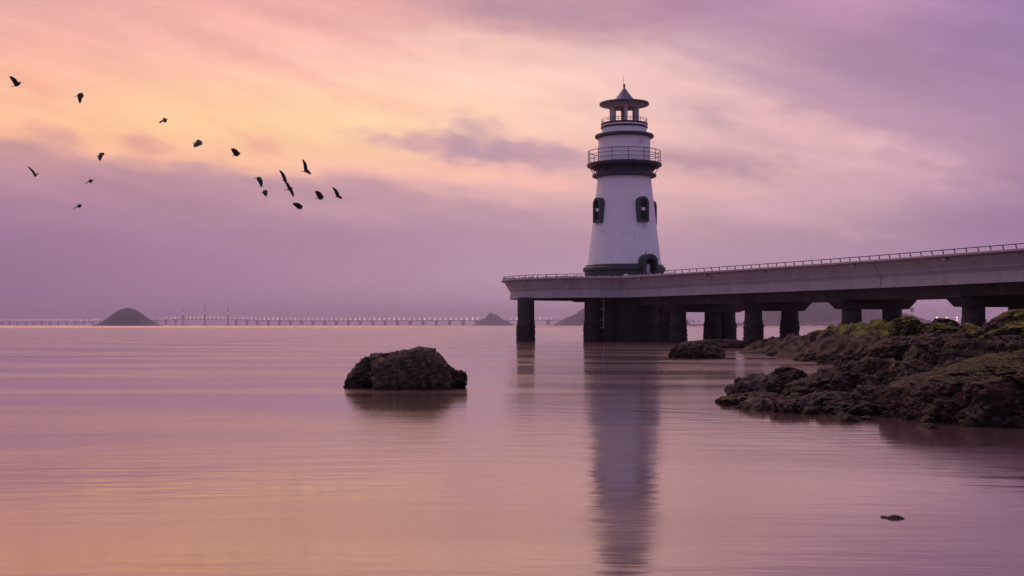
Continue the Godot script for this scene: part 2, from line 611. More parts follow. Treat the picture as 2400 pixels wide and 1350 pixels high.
func pile_mesh(r: float, lo: float, hi: float, sd: int, rough := 1.0) -> ArrayMesh:
	var s := Shape.new()
	var ni := 44
	var nj := 42
	var p := PackedVector3Array()
	var c := PackedColorArray()
	for i in ni:
		var a := TAU * i / ni
		for j in nj:
			var y := lerpf(lo, hi, j / (nj - 1.0))
			var d := Vector3(sin(a), 0, cos(a))
			var q := d * r + Vector3(sd * 7.3, y, 0)
			var tide := 1.0 - smoothstep(1.5, 2.1, y + n_mid.get_noise_3dv(q) * 0.5)
			var lump := (n_mid.get_noise_3dv(q * 0.8) * 0.07 + n_fine.get_noise_3dv(q * 0.5) * 0.07 + maxf(0.0, n_fine.get_noise_3dv(q * 0.35)) * 0.16) * tide * rough
			p.append(d * (r + lump + 0.05 * tide) + Vector3(0, y, 0))
			var dry := Color(0.03, 0.026, 0.028) * (1.0 + 0.35 * n_mid.get_noise_3d(q.x * 2.0, y * 0.3, q.z * 2.0))  # column concrete, colour darkened to hold the shade below the deck
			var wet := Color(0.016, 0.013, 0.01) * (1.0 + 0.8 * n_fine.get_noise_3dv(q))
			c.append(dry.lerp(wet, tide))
	s.sheet(p, ni, nj, true, Vector3.ZERO, true, c)
	s.tint = Color(0.07, 0.06, 0.06)
	for i in range(1, ni - 1):
		s.tri(p[nj - 1], p[i * nj + nj - 1], p[(i + 1) * nj + nj - 1], Vector3.UP, Vector3.UP, Vector3.UP)
	return s.mesh()


func build_pier() -> void:
	var pier := thing("pier", Vector3.ZERO, "long curving grey concrete pier on paired round columns carrying the lighthouse", "pier")
	var front := lip_line()
	var fn := outward(front)
	var wide := 9.0
	var back := []
	for i in front.size():
		back.append(front[i] - fn[i] * wide)
	back.reverse()
	var c := Vector2(8.8, 127.6)
	var r := 9.9
	var loop := front.duplicate()
	var a0 := deg_to_rad(-81.3)
	var j2: Vector2 = back[0]
	var a1 := (j2 - c).angle() - TAU
	for k in range(1, 60):
		var a := lerpf(a0, a1, k / 60.0)
		loop.append(c + Vector2(cos(a), sin(a)) * r)
	var i_back := loop.size()
	loop.append_array(back)
	var nor := outward(loop)
	# slab
	var inner := PackedVector2Array()
	for i in loop.size():
		inner.append(loop[i] - nor[i] * 1.2)
	var s := Shape.new()
	slab(s, inner, 4.3, DECK)
	obj("deck_slab", s.mesh(), M.shaded_concrete, pier)
	# parapet: leaning outward above, upright below; joints where the photo shows them
	var sec := [[-1.5, 4.25], [-0.86, 4.25], [-0.92, 4.95], [-0.3, 5.99], [-0.62, 5.99], [-0.72, 5.21], [-1.5, 5.19]]
	var cope := [[-0.34, 5.985], [-0.04, 6.03], [0.0, 6.07], [0.0, 6.17], [-0.04, 6.205], [-0.62, 6.24], [-0.66, 6.2], [-0.66, 5.985]]
	var cuts := [0, 31, 52, i_back + 4, loop.size() - 1]
	for k in cuts.size() - 1:
		s = Shape.new()
		sweep(s, loop, nor, sec, cuts[k], cuts[k + 1], 0.03)
		var o := obj("parapet", s.mesh(), M.concrete, pier)
		s = Shape.new()
		sweep(s, loop, nor, cope, cuts[k], cuts[k + 1], 0.012)
		obj("coping", s.mesh(), M.coping, o)
	# loose gravel and grit lying along the coping of the round end
	var rng := RandomNumberGenerator.new()
	rng.seed = 5
	s = Shape.new()
	for k in 420:
		var i := rng.randi_range(46, 82)
		var q: Vector2 = loop[i].lerp(loop[i + 1], rng.randf()) - nor[i] * rng.randf_range(0.12, 0.55)
		var z := rng.randf_range(0.04, 0.13)
		s.box(Transform3D(Basis.from_euler(Vector3(rng.randf() * 3, rng.randf() * 3, rng.randf() * 3)), w3(q, 6.215 + z * 0.35)), Vector3(z, z * 0.7, z * 1.3))
	var grit := obj("rubble", s.mesh(), M.coping, pier)
	grit.set_meta("kind", "stuff")
	# hand rail: outward-leaning posts and one rail
	for part in [[2, 66], [66, 96], [96, i_back + 2], [i_back + 3, loop.size() - 3]]:
		s = Shape.new()
		var path := []
		for i in range(part[0], part[1] + 1):
			path.append(w3(loop[i] - nor[i] * 0.2, 6.49))
		for i in path.size() - 1:
			s.bar(path[i], path[i + 1], 0.06, 0.05)
		var rail := obj("handrail", s.mesh(), M.rail, pier)
		var pm := Shape.new()
		pm.bar(Vector3(0, -0.02, 0.0), Vector3(0, 0.275, -0.1), 0.05, 0.05)
		var post := pm.mesh()
		var left := 0.3
		for i in range(part[0], part[1]):
			var seg: Vector2 = loop[i + 1] - loop[i]
			var len_ := seg.length()
			while left < len_:
				var q: Vector2 = loop[i] + seg * (left / len_)
				var nn: Vector2 = nor[i].lerp(nor[i + 1], left / len_).normalized()
				var o := obj("post", post, M.rail, rail)
				o.transform = Transform3D(Basis.looking_at(Vector3(nn.x, 0, -nn.y)), w3(q - nn * 0.3, 6.215))
				left += 1.08
			left -= len_
	# small floodlights under the coping
	for at in [[10, 0.2], [17, 0.3], [22, 0.1], [27, 0.5], [32, 0.2], [38, 0.6], [43, 0.3], [51, 0.2], [57, 0.5], [62, 0.5], [67, 0.5], [71, 0.5]]:
		var i: int = at[0]
		var q: Vector2 = loop[i].lerp(loop[i + 1], at[1]) - nor[i] * 0.27
		s = Shape.new()
		s.box(Transform3D(Basis.looking_at(Vector3(nor[i].x, 0, -nor[i].y)), w3(q, 5.9)), Vector3(0.34, 0.13, 0.2))
		s.bar(w3(q, 5.95), w3(q, 6.02), 0.06, 0.06)
		obj("floodlight", s.mesh(), M.steel, pier)
	# box girder under the bridge
	s = Shape.new()
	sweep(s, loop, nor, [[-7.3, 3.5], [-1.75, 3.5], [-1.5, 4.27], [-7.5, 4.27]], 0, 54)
	obj("girder", s.mesh(), M.shaded_concrete, pier)
	for k in [[4.4, 121.5], [8.6, 125.5], [9.0, 130.5]]:
		s = Shape.new()
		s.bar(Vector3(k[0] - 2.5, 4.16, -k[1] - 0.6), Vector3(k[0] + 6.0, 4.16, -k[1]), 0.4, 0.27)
		obj("beam", s.mesh(), M.shaded_concrete, pier)
	# bents
	for b in [[Vector2(15.28, 113.74), Vector2(-0.89, -0.457), true], [Vector2(20.3, 104.02), Vector2(-0.894, -0.448), false], [Vector2(25.57, 93.14), Vector2(-0.915, -0.403), false], [Vector2(30.37, 81.42), Vector2(-0.935, -0.355), false], [Vector2(34.2, 69.0), Vector2(-0.95, -0.31), false]]:
		var o: Vector2 = b[1]
		var left: Vector2 = b[0]
		var offs := [0.0, 3.85]
		if b[2]:
			offs = [0.0, 3.85, 5.6]
		var sd := int(left.x)
		for d in offs:
			var q: Vector2 = left - o * d
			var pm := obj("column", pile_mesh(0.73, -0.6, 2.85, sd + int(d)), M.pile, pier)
			pm.position = w3(q, 0)
		# hammerhead cap, haunched at both ends
		var half: float = (offs[-1] + 1.9) / 2.0
		var mid: Vector2 = left - o * ((offs[-1]) / 2.0)
		var prof := [[-half + 0.05, 2.8], [half - 0.05, 2.8], [half + 0.75, 3.45], [half + 0.75, 3.52], [-half - 0.75, 3.52], [-half - 0.75, 3.45]]
		var along := Vector2(-o.y, o.x)
		s = Shape.new()
		for sg in [-1.0, 1.0]:
			var nn := Vector3(along.x * sg, 0, -along.y * sg)
			var ring := []
			for p in prof:
				ring.append(w3(mid - o * p[0] + along * sg * 0.8, p[1]))
			for t in range(1, prof.size() - 1):
				s.tri(ring[0], ring[t], ring[t + 1], nn, nn, nn)
		for j in prof.size():
			var k := (j + 1) % prof.size()
			var e := Vector2(prof[k][0] - prof[j][0], prof[k][1] - prof[j][1]).normalized()
			var nn := Vector3(-o.x * e.y, -e.x, o.y * e.y)
			s.quad(w3(mid - o * prof[j][0] + along * 0.8, prof[j][1]), w3(mid - o * prof[k][0] + along * 0.8, prof[k][1]), w3(mid - o * prof[k][0] - along * 0.8, prof[k][1]), w3(mid - o * prof[j][0] - along * 0.8, prof[j][1]), nn)
		obj("column_cap", s.mesh(), M.shaded_concrete, pier)
	# columns and the thick core below the round end
	for q in [[1.36, 121.5, 0.83], [7.85, 121.4, 0.75], [9.5, 122.6, 0.95], [15.6, 127.5, 0.8], [9.0, 135.0, 0.8], [14.9, 119.4, 0.72]]:
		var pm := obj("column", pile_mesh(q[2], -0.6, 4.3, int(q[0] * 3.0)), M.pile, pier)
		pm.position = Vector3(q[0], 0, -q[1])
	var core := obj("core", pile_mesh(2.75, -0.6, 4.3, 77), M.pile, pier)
	core.position = Vector3(12.2, 0, -124.0)
	s = Shape.new()
	s.bar(Vector3(8.93, 1.3, -120.6), Vector3(8.93, 4.2, -120.6), 0.07, 0.07)
	for y in [1.35, 2.1, 3.2, 4.0]:
		s.bar(Vector3(8.6, y, -120.6), Vector3(8.93, y, -120.6), 0.05, 0.05)
	obj("ladder", s.mesh(), M.steel, pier)
	var bag := Shape.new()
	bag.lathe([[0.0, 0.0], [0.26, 0.02], [0.3, 0.1], [0.2, 0.2], [0.07, 0.27], [0.0, 0.28]], 12, true)
	var bo := obj("plastic_bag", bag.mesh(), M.pale_blue)
	bo.transform = Transform3D(Basis.from_scale(Vector3(0.95, 0.85, 0.6)), Vector3(10.82, 6.215, -117.15))
	tag(bo, "crumpled pale blue plastic bag lying on the pier coping before the lighthouse", "bag")


# ---------------------------------------------------------------- lighthouse
func arch(w: float, lo: float, hi: float, steps := 10) -> Array:
	var p := [Vector2(-w / 2, lo), Vector2(w / 2, lo)]
	for k in steps + 1:
		var a := PI * k / steps
		p.append(Vector2(cos(a) * w / 2, hi - w / 2 + sin(a) * w / 2))
	return p


# a hollow arched frame: outer and inner outlines of equal length, from z0 to z1
func arch_frame(s: Shape, outer: Array, inner: Array, z0: float, z1: float, bevel := 0.06) -> void:
	var m := outer.size()
	var v3 := func(q: Vector2, z: float) -> Vector3: return Vector3(q.x, q.y, z)
	for j in m:
		var k := (j + 1) % m
		var e: Vector2 = (outer[k] - outer[j]).normalized()
		var no := Vector3(e.y, -e.x, 0)
		var mid0: Vector2 = outer[j].lerp(inner[j], bevel)
		var mid1: Vector2 = outer[k].lerp(inner[k], bevel)
		s.quad(v3.call(outer[j], z0), v3.call(outer[k], z0), v3.call(outer[k], z1 - 0.05), v3.call(outer[j], z1 - 0.05), no)
		s.quad(v3.call(outer[j], z1 - 0.05), v3.call(outer[k], z1 - 0.05), v3.call(mid1, z1), v3.call(mid0, z1), (no + Vector3(0, 0, 1)).normalized())
		s.quad(v3.call(mid0, z1), v3.call(mid1, z1), v3.call(inner[k], z1), v3.call(inner[j], z1), Vector3(0, 0, 1))
		e = (inner[k] - inner[j]).normalized()
		s.quad(v3.call(inner[j], z1), v3.call(inner[k], z1), v3.call(inner[k], z0), v3.call(inner[j], z0), Vector3(-e.y, e.x, 0))


func arch_fill(s: Shape, o: Array, z: float) -> void:
	for t in range(1, o.size() - 1):
		s.tri(Vector3(o[0].x, o[0].y, z), Vector3(o[t].x, o[t].y, z), Vector3(o[t + 1].x, o[t + 1].y, z), Vector3(0, 0, 1), Vector3(0, 0, 1), Vector3(0, 0, 1))


func hoop(r: float, y: float, t: float, segs := 56) -> ArrayMesh:
	var s := Shape.new()
	var prof := []
	for k in 9:
		var a := -PI / 2 + TAU * k / 8.0
		prof.append([r + cos(a) * t, y + sin(a) * t])
	s.lathe(prof, segs, true)
	return s.mesh()


func round_railing(called: String, house: Node3D, r: float, floor_: float, rails: Array, count: int, off: float, t: float) -> void:
	var rail := obj(called, hoop(r, rails[0], t * 1.2), M.rail, house)
	for k in range(1, rails.size()):
		obj("rail", hoop(r, rails[k], t * 0.85), M.rail, rail)
	var pm := Shape.new()
	pm.tube([Vector3(0, floor_, r), Vector3(0, rails[0], r)], [t, t], 6)
	var post := pm.mesh()
	for k in count:
		var o := obj("post", post, M.rail, rail)
		o.rotation.y = deg_to_rad(off + 360.0 * k / count)


func build_lighthouse() -> void:
	var at := Vector3(11.34, DECK, -125.0)
	var house := thing("lighthouse", at, "white round tapered lighthouse with navy galleries on the end of the pier", "lighthouse")
	var d := DECK
	var L := func(list: Array) -> Array: return list.map(func(q): return [q[0], q[1] - d])
	var s := Shape.new()
	s.lathe(L.call([[4.0, 5.2], [4.0, 6.95]]), 72)
	s.lathe(L.call([[4.0, 6.95], [4.1, 7.0], [4.16, 7.04], [4.16, 7.34], [4.08, 7.42], [3.95, 7.44]]), 72)
	s.lathe(L.call([[3.95, 7.44], [3.95, 7.58], [3.88, 7.63], [3.6, 7.66]]), 72)
	obj("base", s.mesh(), M.trim, house)
	s = Shape.new()
	s.lathe(L.call([[3.73, 7.6], [3.36, 10.5], [3.01, 13.5], [2.66, 16.55]]), 96, true)
	obj("tower", s.mesh(), M.white, house)
	s = Shape.new()
	s.lathe(L.call([[2.66, 16.45], [3.1, 16.5], [3.23, 16.58], [3.23, 16.75], [3.12, 16.83], [2.78, 16.86]]), 72)
	s.lathe(L.call([[2.78, 16.86], [2.78, 17.4]]), 72)
	obj("neck", s.mesh(), M.navy_soft, house)
	s = Shape.new()
	s.lathe(L.call([[2.78, 17.38], [3.55, 17.5], [3.72, 17.6], [3.77, 17.68], [3.77, 17.83], [3.7, 17.89], [2.6, 17.9]]), 80)
	var gal := obj("gallery", s.mesh(), M.navy, house)
	var bm := Shape.new()
	bm.bar(Vector3(0, 16.86 - d, 3.1), Vector3(0, 17.55 - d, 3.45), 0.07, 0.07)
	bm.bar(Vector3(0, 17.1 - d, 2.75), Vector3(0, 17.5 - d, 3.4), 0.06, 0.06)
	var br := bm.mesh()
	for k in 14:
		var o := obj("bracket", br, M.rail, gal)
		o.rotation.y = deg_to_rad(10.0 + k * 360.0 / 14)
	round_railing("gallery_railing", house, 3.64, 17.85 - d, [19.1 - d, 18.7 - d, 18.29 - d], 14, 1.4, 0.03)
	s = Shape.new()
	s.lathe(L.call([[2.63, 17.9], [2.6, 20.5]]), 80)
	obj("upper_tower", s.mesh(), M.white, house)
	s = Shape.new()
	s.lathe(L.call([[2.6, 20.46], [2.88, 20.48], [2.97, 20.55], [2.97, 20.72], [2.9, 20.8], [2.24, 20.84]]), 80)
	obj("cornice", s.mesh(), M.navy, house)
	s = Shape.new()
	s.lathe(L.call([[2.25, 20.84], [2.25, 21.45]]), 72)
	s.lathe(L.call([[2.29, 21.63], [2.29, 21.78]]), 72)
	obj("upper_drum", s.mesh(), M.white, house)
	s = Shape.new()
	s.lathe(L.call([[2.25, 21.42], [2.33, 21.45], [2.36, 21.48], [2.36, 21.6], [2.29, 21.63]]), 72)
	s.lathe(L.call([[2.29, 21.77], [2.36, 21.79], [2.36, 21.93], [2.3, 21.96], [0.0, 21.97]]), 72)
	obj("lantern_floor", s.mesh(), M.navy, house)
	round_railing("lantern_railing", house, 2.29, 21.95 - d, [22.33 - d, 22.14 - d], 12, 10.0, 0.022)
	var cm := Shape.new()
	cm.box(Transform3D(Basis.IDENTITY, Vector3(0, (21.95 + 23.62) / 2 - d, 1.34)), Vector3(0.29, 1.68, 0.4))
	for k in 6:
		var o := obj("column", cm.mesh(), M.soffit, house)
		o.rotation.y = deg_to_rad(2.0 + 60.0 * k)
	s = Shape.new()
	s.lathe(L.call([[0.0, 23.62], [1.05, 23.62], [1.1, 23.5], [1.6, 23.5], [1.62, 23.6], [2.44, 23.77]]), 72)
	var soffit := obj("soffit", s.mesh(), M.soffit, house)
	soffit.set_meta("label", "pale underside of the roof disc")
	s = Shape.new()
	s.lathe(L.call([[2.44, 23.775], [2.49, 23.81], [2.49, 24.0], [2.45, 24.04], [1.1, 24.26]]), 80)
	obj("roof_disc", s.mesh(), M.navy_soft, house)
	s = Shape.new()
	s.lathe(L.call([[1.1, 24.25], [0.92, 24.45], [0.5, 24.98], [0.26, 25.33], [0.12, 25.52], [0.0, 25.57]]), 48, true)
	obj("roof_cone", s.mesh(), M.roof, house)
	s = Shape.new()
	s.lathe(L.call([[0.07, 25.5], [0.07, 25.66], [0.1, 25.7], [0.1, 25.88], [0.06, 25.96], [0.0, 25.99]]), 14, true)
	obj("finial", s.mesh(), M.rust, house)
	s = Shape.new()
	s.tube([Vector3(-0.09, 25.6 - d, 0), Vector3(-0.09, 26.85 - d, 0)], [0.022, 0.012], 6)
	obj("lightning_rod", s.mesh(), M.rail, house)
	# windows
	for deg in [28.5, -57.0, 116.0, 213.0]:
		s = Shape.new()
		var outer := arch(1.26, 11.8 - d, 14.32 - d)
		var inner := arch(0.74, 12.06 - d, 14.05 - d)
		arch_frame(s, outer, inner, 2.6, 3.5)
		var w := obj("window", s.mesh(), M.trim, house)
		w.rotation.y = deg_to_rad(deg)
		s = Shape.new()
		arch_fill(s, inner, 3.28)
		obj("pane", s.mesh(), M.glass, w)
		s = Shape.new()
		s.box(Transform3D(Basis.IDENTITY, Vector3(0, 13.07 - d, 3.35)), Vector3(0.42, 0.3, 0.14))
		obj("lamp_box", s.mesh(), M.fitting, w)
	# doorway
	s = Shape.new()
	var po := arch(1.66, 0.0, 8.58 - d, 14)
	var pi_ := arch(1.14, 0.002, 8.15 - d, 14)
	arch_frame(s, po, pi_, 3.2, 4.72)
	var portal := obj("portal", s.mesh(), M.trim, house)
	portal.rotation.y = deg_to_rad(29)
	s = Shape.new()
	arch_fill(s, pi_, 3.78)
	obj("doorway_shade", s.mesh(), M.void, portal)  # black sheet across the opening, painted shade of the interior
	s = Shape.new()
	s.box(Transform3D(Basis(Vector3.UP, 0.1), Vector3(-0.27, 1.18, 4.4)), Vector3(0.56, 2.36, 0.05))
	obj("door", s.mesh(), M.door, portal)
	# security cameras
	for q in [[32.0, 11.45, 3.27], [34.0, 19.9, 2.63]]:
		s = Shape.new()
		s.bar(Vector3(0, q[1] - d + 0.16, q[2] - 0.1), Vector3(0, q[1] - d + 0.16, q[2] + 0.22), 0.06, 0.06)
		s.tube([Vector3(0, q[1] - d + 0.2, q[2] + 0.22), Vector3(0, q[1] - d + 0.05, q[2] + 0.22), Vector3(0, q[1] - d - 0.08, q[2] + 0.22), Vector3(0, q[1] - d - 0.16, q[2] + 0.22)], [0.09, 0.13, 0.12, 0.05], 12)
		var o := obj("security_camera", s.mesh(), M.fitting, house)
		o.rotation.y = deg_to_rad(q[0])
	# pale weathered marks in a row on the base ring, and two short spikes
	for k in 6:
		s = Shape.new()
		var y := 7.19 - d
		s.box(Transform3D(Basis.IDENTITY, Vector3(0, y, 4.165)), Vector3(0.15, 0.03, 0.02))
		s.box(Transform3D(Basis.IDENTITY, Vector3(0.02 - 0.02 * (k % 3), y, 4.167)), Vector3(0.03, 0.17, 0.02))
		s.box(Transform3D(Basis.IDENTITY, Vector3(0, y + 0.07 - 0.14 * (k % 2), 4.163)), Vector3(0.11, 0.025, 0.02))
		var o := obj("mark", s.mesh(), M.navy_soft, house)
		o.rotation.y = deg_to_rad(-12.0 + k * 4.6 + (2.0 if k > 0 else 0.0))
	for q in [[-50.0, 4.0, 7.42], [24.0, 4.3, 8.5]]:
		s = Shape.new()
		s.tube([Vector3(0, q[2] - d, q[1]), Vector3(0, q[2] + 0.32 - d, q[1])], [0.05, 0.02], 6)
		var o := obj("spike", s.mesh(), M.rail, house)
		o.rotation.y = deg_to_rad(q[0])


# ---------------------------------------------------------------- shore, hills, the far bridge
const SHORE_D := [17.0, 18.6, 19.5, 20.8, 22.5, 24.0, 25.5, 27.0, 29.0, 32.0, 35.0, 38.0, 42.0, 46.0, 50.0, 55.0, 60.0, 66.0, 72.0, 76.0, 84.0]
const SHORE_X := [15.5, 13.6, 12.8, 11.5, 8.5, 6.3, 5.7, 5.9, 6.6, 8.5, 10.1, 11.3, 12.4, 13.3, 13.9, 15.5, 17.5, 19.0, 21.0, 24.0, 30.0]


func rock_color(p: Vector3, up: float, style: String) -> Color:
	var a := n_big.get_noise_3dv(p * 1.4)
	var b := n_mid.get_noise_3dv(p * 1.1 + Vector3(9, 0, 0))
	var f := n_fine.get_noise_3dv(p * 0.8)
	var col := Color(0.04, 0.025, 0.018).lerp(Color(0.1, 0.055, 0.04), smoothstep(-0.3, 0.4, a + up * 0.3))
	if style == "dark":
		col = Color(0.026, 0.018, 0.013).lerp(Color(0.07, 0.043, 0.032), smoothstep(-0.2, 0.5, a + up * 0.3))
	elif style == "pale":
		col = Color(0.11, 0.088, 0.074).lerp(Color(0.22, 0.185, 0.16), smoothstep(-0.1, 0.4, b))
	elif style == "weed":
		col = Color(0.042, 0.026, 0.024).lerp(Color(0.1, 0.05, 0.046), smoothstep(-0.3, 0.5, a + b * 0.6))
	elif style == "slab":
		col = Color(0.05, 0.04, 0.04).lerp(Color(0.42, 0.38, 0.4), smoothstep(0.1, 0.35, a + b * 0.5 + up * 0.5 - 0.15) * smoothstep(0.25, 0.4, p.y))
	elif style == "barn2":
		col = Color(0.13, 0.1, 0.072).lerp(Color(0.28, 0.23, 0.17), smoothstep(-0.2, 0.5, b + f * 0.8))
	elif style == "barn":
		col = Color(0.07, 0.056, 0.044).lerp(Color(0.34, 0.29, 0.25), smoothstep(0.0, 0.55, b + f * 0.7))
	# reddish weed on top, grey crust in patches, pale specks
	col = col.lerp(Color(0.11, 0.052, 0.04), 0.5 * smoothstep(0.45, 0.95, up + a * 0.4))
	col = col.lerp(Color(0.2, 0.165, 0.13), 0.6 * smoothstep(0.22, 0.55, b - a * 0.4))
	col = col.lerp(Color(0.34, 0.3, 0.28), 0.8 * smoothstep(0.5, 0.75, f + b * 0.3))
	# below the tide mark: wet, almost black weed
	col = col.lerp(Color(0.022, 0.019, 0.012), 0.75 * (1.0 - smoothstep(0.05, 0.2, p.y + b * 0.12)))
	var moss := 0.0
	if style.begins_with("moss"):
		var cut: float = [0.72, 0.5, 0.3][int(style.right(1))]
		moss = smoothstep(cut, cut + 0.3, up + a * 0.35 + b * 0.2)
		if style == "moss0":
			moss *= 0.6 * smoothstep(0.55, 0.95, p.y)
	if moss > 0.0:
		col = col.lerp(Color(0.29, 0.29, 0.022).lerp(Color(0.09, 0.1, 0.016), smoothstep(-0.25, 0.3, b + f * 0.3)), moss)
	return col


func ground_sheet(x0: float, x1: float, d0: float, d1: float, cell: float, height: Callable, style: Callable, low: float) -> ArrayMesh:
	var ni := int((x1 - x0) / cell) + 1
	var nj := int((d1 - d0) / cell) + 1
	var p := PackedVector3Array()
	p.resize(ni * nj)
	for i in ni:
		for j in nj:
			var x := x0 + i * cell
			var dd := d0 + j * cell
			p[i * nj + j] = Vector3(x, height.call(x, dd), -dd)
	var nn := PackedVector3Array()
	nn.resize(ni * nj)
	var col := PackedColorArray()
	col.resize(ni * nj)
	for i in ni:
		for j in nj:
			var a := p[mini(i + 1, ni - 1) * nj + j] - p[maxi(i - 1, 0) * nj + j]
			var b := p[i * nj + mini(j + 1, nj - 1)] - p[i * nj + maxi(j - 1, 0)]
			var q := a.cross(b).normalized()
			nn[i * nj + j] = q if q.y > 0.0 else -q
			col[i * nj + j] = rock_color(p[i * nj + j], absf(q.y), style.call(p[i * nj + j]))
	var ix := PackedInt32Array()
	for i in ni - 1:
		for j in nj - 1:
			var k := i * nj + j
			if maxf(maxf(p[k].y, p[k + 1].y), maxf(p[k + nj].y, p[k + nj + 1].y)) < low:
				continue
			ix.append_array([k, k + 1, k + nj, k + 1, k + nj + 1, k + nj])
	return indexed(p, nn, col, ix)


func indexed(p: PackedVector3Array, nn: PackedVector3Array, col: PackedColorArray, ix: PackedInt32Array) -> ArrayMesh:
	# front faces run clockwise: turn the triangles that do not
	for t in range(0, ix.size(), 3):
		var a := ix[t]
		var b := ix[t + 1]
		var c := ix[t + 2]
		if (p[b] - p[a]).cross(p[c] - p[a]).dot(nn[a] + nn[b] + nn[c]) > 0.0:
			ix[t + 1] = c
			ix[t + 2] = b
	var arr := []
	arr.resize(Mesh.ARRAY_MAX)
	arr[Mesh.ARRAY_VERTEX] = p
	arr[Mesh.ARRAY_NORMAL] = nn
	arr[Mesh.ARRAY_COLOR] = col
	arr[Mesh.ARRAY_INDEX] = ix
	var m := ArrayMesh.new()
	m.add_surface_from_arrays(Mesh.PRIMITIVE_TRIANGLES, arr)
	return m


func crag(p: Vector3) -> float:
	var r := 1.0 - absf(n_big.get_noise_3dv(p))
	return (r - 0.75) * 0.28 + n_block.get_noise_3dv(p * 0.7) * 0.1 + n_mid.get_noise_3dv(p) * 0.07 + n_fine.get_noise_3dv(p * 0.7) * 0.03


func shore_height(x: float, d: float) -> float:
	var w := place_in(SHORE_D, d)
	var i := int(w)
	var xs: float = lerpf(SHORE_X[i], SHORE_X[mini(i + 1, SHORE_X.size() - 1)], w - i)
	var e := x - xs
	var amp := lerpf(0.05, 0.85, smoothstep(22.0, 47.0, d)) + 0.2 * smoothstep(4.0, 16.0, e)
	var h := -0.35 + (amp + 0.3) * (1.0 - exp(-maxf(e + 0.6, 0.0) / 1.9)) - (0.6 if e < -0.6 else 0.0)
	var lump := n_cell.get_noise_3d(x * 0.2, 0, d * 0.2)
	return h + crag(Vector3(x, 0.0, d)) * 1.2 - lump * 0.3


func ledge_height(x: float, d: float) -> float:
	var ridge := [Vector3(14.6, 0.05, 74.2), Vector3(15.2, 0.72, 71.0), Vector3(16.4, 0.95, 67.0), Vector3(16.7, 1.45, 61.8), Vector3(17.3, 1.62, 57.5), Vector3(17.9, 1.5, 55.5)]
	var best := 1e9
	var h := 0.0
	for i in ridge.size() - 1:
		var a := Vector2(ridge[i].x, ridge[i].z)
		var b := Vector2(ridge[i + 1].x, ridge[i + 1].z)
		var t := clampf((Vector2(x, d) - a).dot(b - a) / (b - a).length_squared(), 0.0, 1.0)
		var q := a.lerp(b, t)
		var off := Vector2(x, d) - q
		var dist := off.length()
		var reach := 3.9 if off.x < 0.0 or off.y < 0.0 else 1.5
		var here := lerpf(ridge[i].y, ridge[i + 1].y, t)
		var v := (here + 0.3) * (1.0 - pow(minf(dist / (reach * (0.35 + 0.65 * here / 1.5)), 1.3), 1.4)) - 0.3
		if v > h or best > 1e8:
			h = v
			best = dist
	return h + crag(Vector3(x * 1.1, 0.0, d * 0.8)) * 1.6 * smoothstep(-0.3, 0.4, h) - n_cell.get_noise_3d(x * 0.22, h * 0.2, d * 0.14) * 0.16


func build_shore() -> void:
	var bed := ground_sheet(4.0, 46.0, 17.0, 84.0, 0.2, shore_height, func(p): return "moss1" if p.y > 1.25 and p.z < -38.0 else "dark", -0.3)
	structure("rocky_shore", bed, M.rock, "dark brown weedy rock bed of the shore between the boulders")
	var m := ground_sheet(10.0, 21.5, 46.0, 77.0, 0.13, ledge_height, func(p): return "moss2" if p.y > 1.18 and p.x > 15.5 else "weed", -0.25)
	tag(obj("rock_ledge", m, M.rock), "long brown sloping rock ledge with a bright green mossy ridge under the pier", "rock")


func hill(x0: float, x1: float, d: float, thick: float, prof: Array, sd: int, tree := 5.0, ni := 150) -> ArrayMesh:
	# prof: heights at even steps between x0 and x1
	var nj := 26
	var p := PackedVector3Array()
	var nn := PackedVector3Array()
	var col := PackedColorArray()
	for i in ni:
		var u := i / (ni - 1.0)
		var k := u * (prof.size() - 1)
		var k0 := int(k)
		var a := Vector3(prof[maxi(k0 - 1, 0)], 0, 0)
		var b := Vector3(prof[k0], 0, 0)
		var c := Vector3(prof[mini(k0 + 1, prof.size() - 1)], 0, 0)
		var e := Vector3(prof[mini(k0 + 2, prof.size() - 1)], 0, 0)
		var h := maxf(spline4(a, b, c, e, k - k0).x, 0.0)
		for j in nj:
			var t := j / (nj - 1.0) * 2.0 - 1.0
			var x := lerpf(x0, x1, u)
			var y := h * (1.0 - t * t)
			var f := n_fine.get_noise_3d(x * 0.012 + sd, t * 4.0, 0.0) * 0.7 + n_fine.get_noise_3d(x * 0.03 + sd, t * 9.0, 5.0) * 0.5
			y += tree * f * smoothstep(0.0, 12.0, y)
			p.append(Vector3(x, y - 0.4, -(d + t * thick)))
			col.append(Color.WHITE)
	for i in ni:
		for j in nj:
			var a := p[mini(i + 1, ni - 1) * nj + j] - p[maxi(i - 1, 0) * nj + j]
			var b := p[i * nj + mini(j + 1, nj - 1)] - p[i * nj + maxi(j - 1, 0)]
			var q := a.cross(b).normalized()
			nn.append(q if q.y > 0.0 else -q)
	var ix := PackedInt32Array()
	for i in ni - 1:
		for j in nj - 1:
			var k := i * nj + j
			ix.append_array([k, k + 1, k + nj, k + 1, k + nj + 1, k + nj])
	return indexed(p, nn, col, ix)


func bridge_at(s: float) -> Vector3:
	var x := -4345.0 + 0.84 * s
	var d := 10500.0 - 0.54 * s
	var y := 31.0 + 15.5 * exp(-pow((s - 2440.0) / 620.0, 2.0))
	return Vector3(x, y, -d)


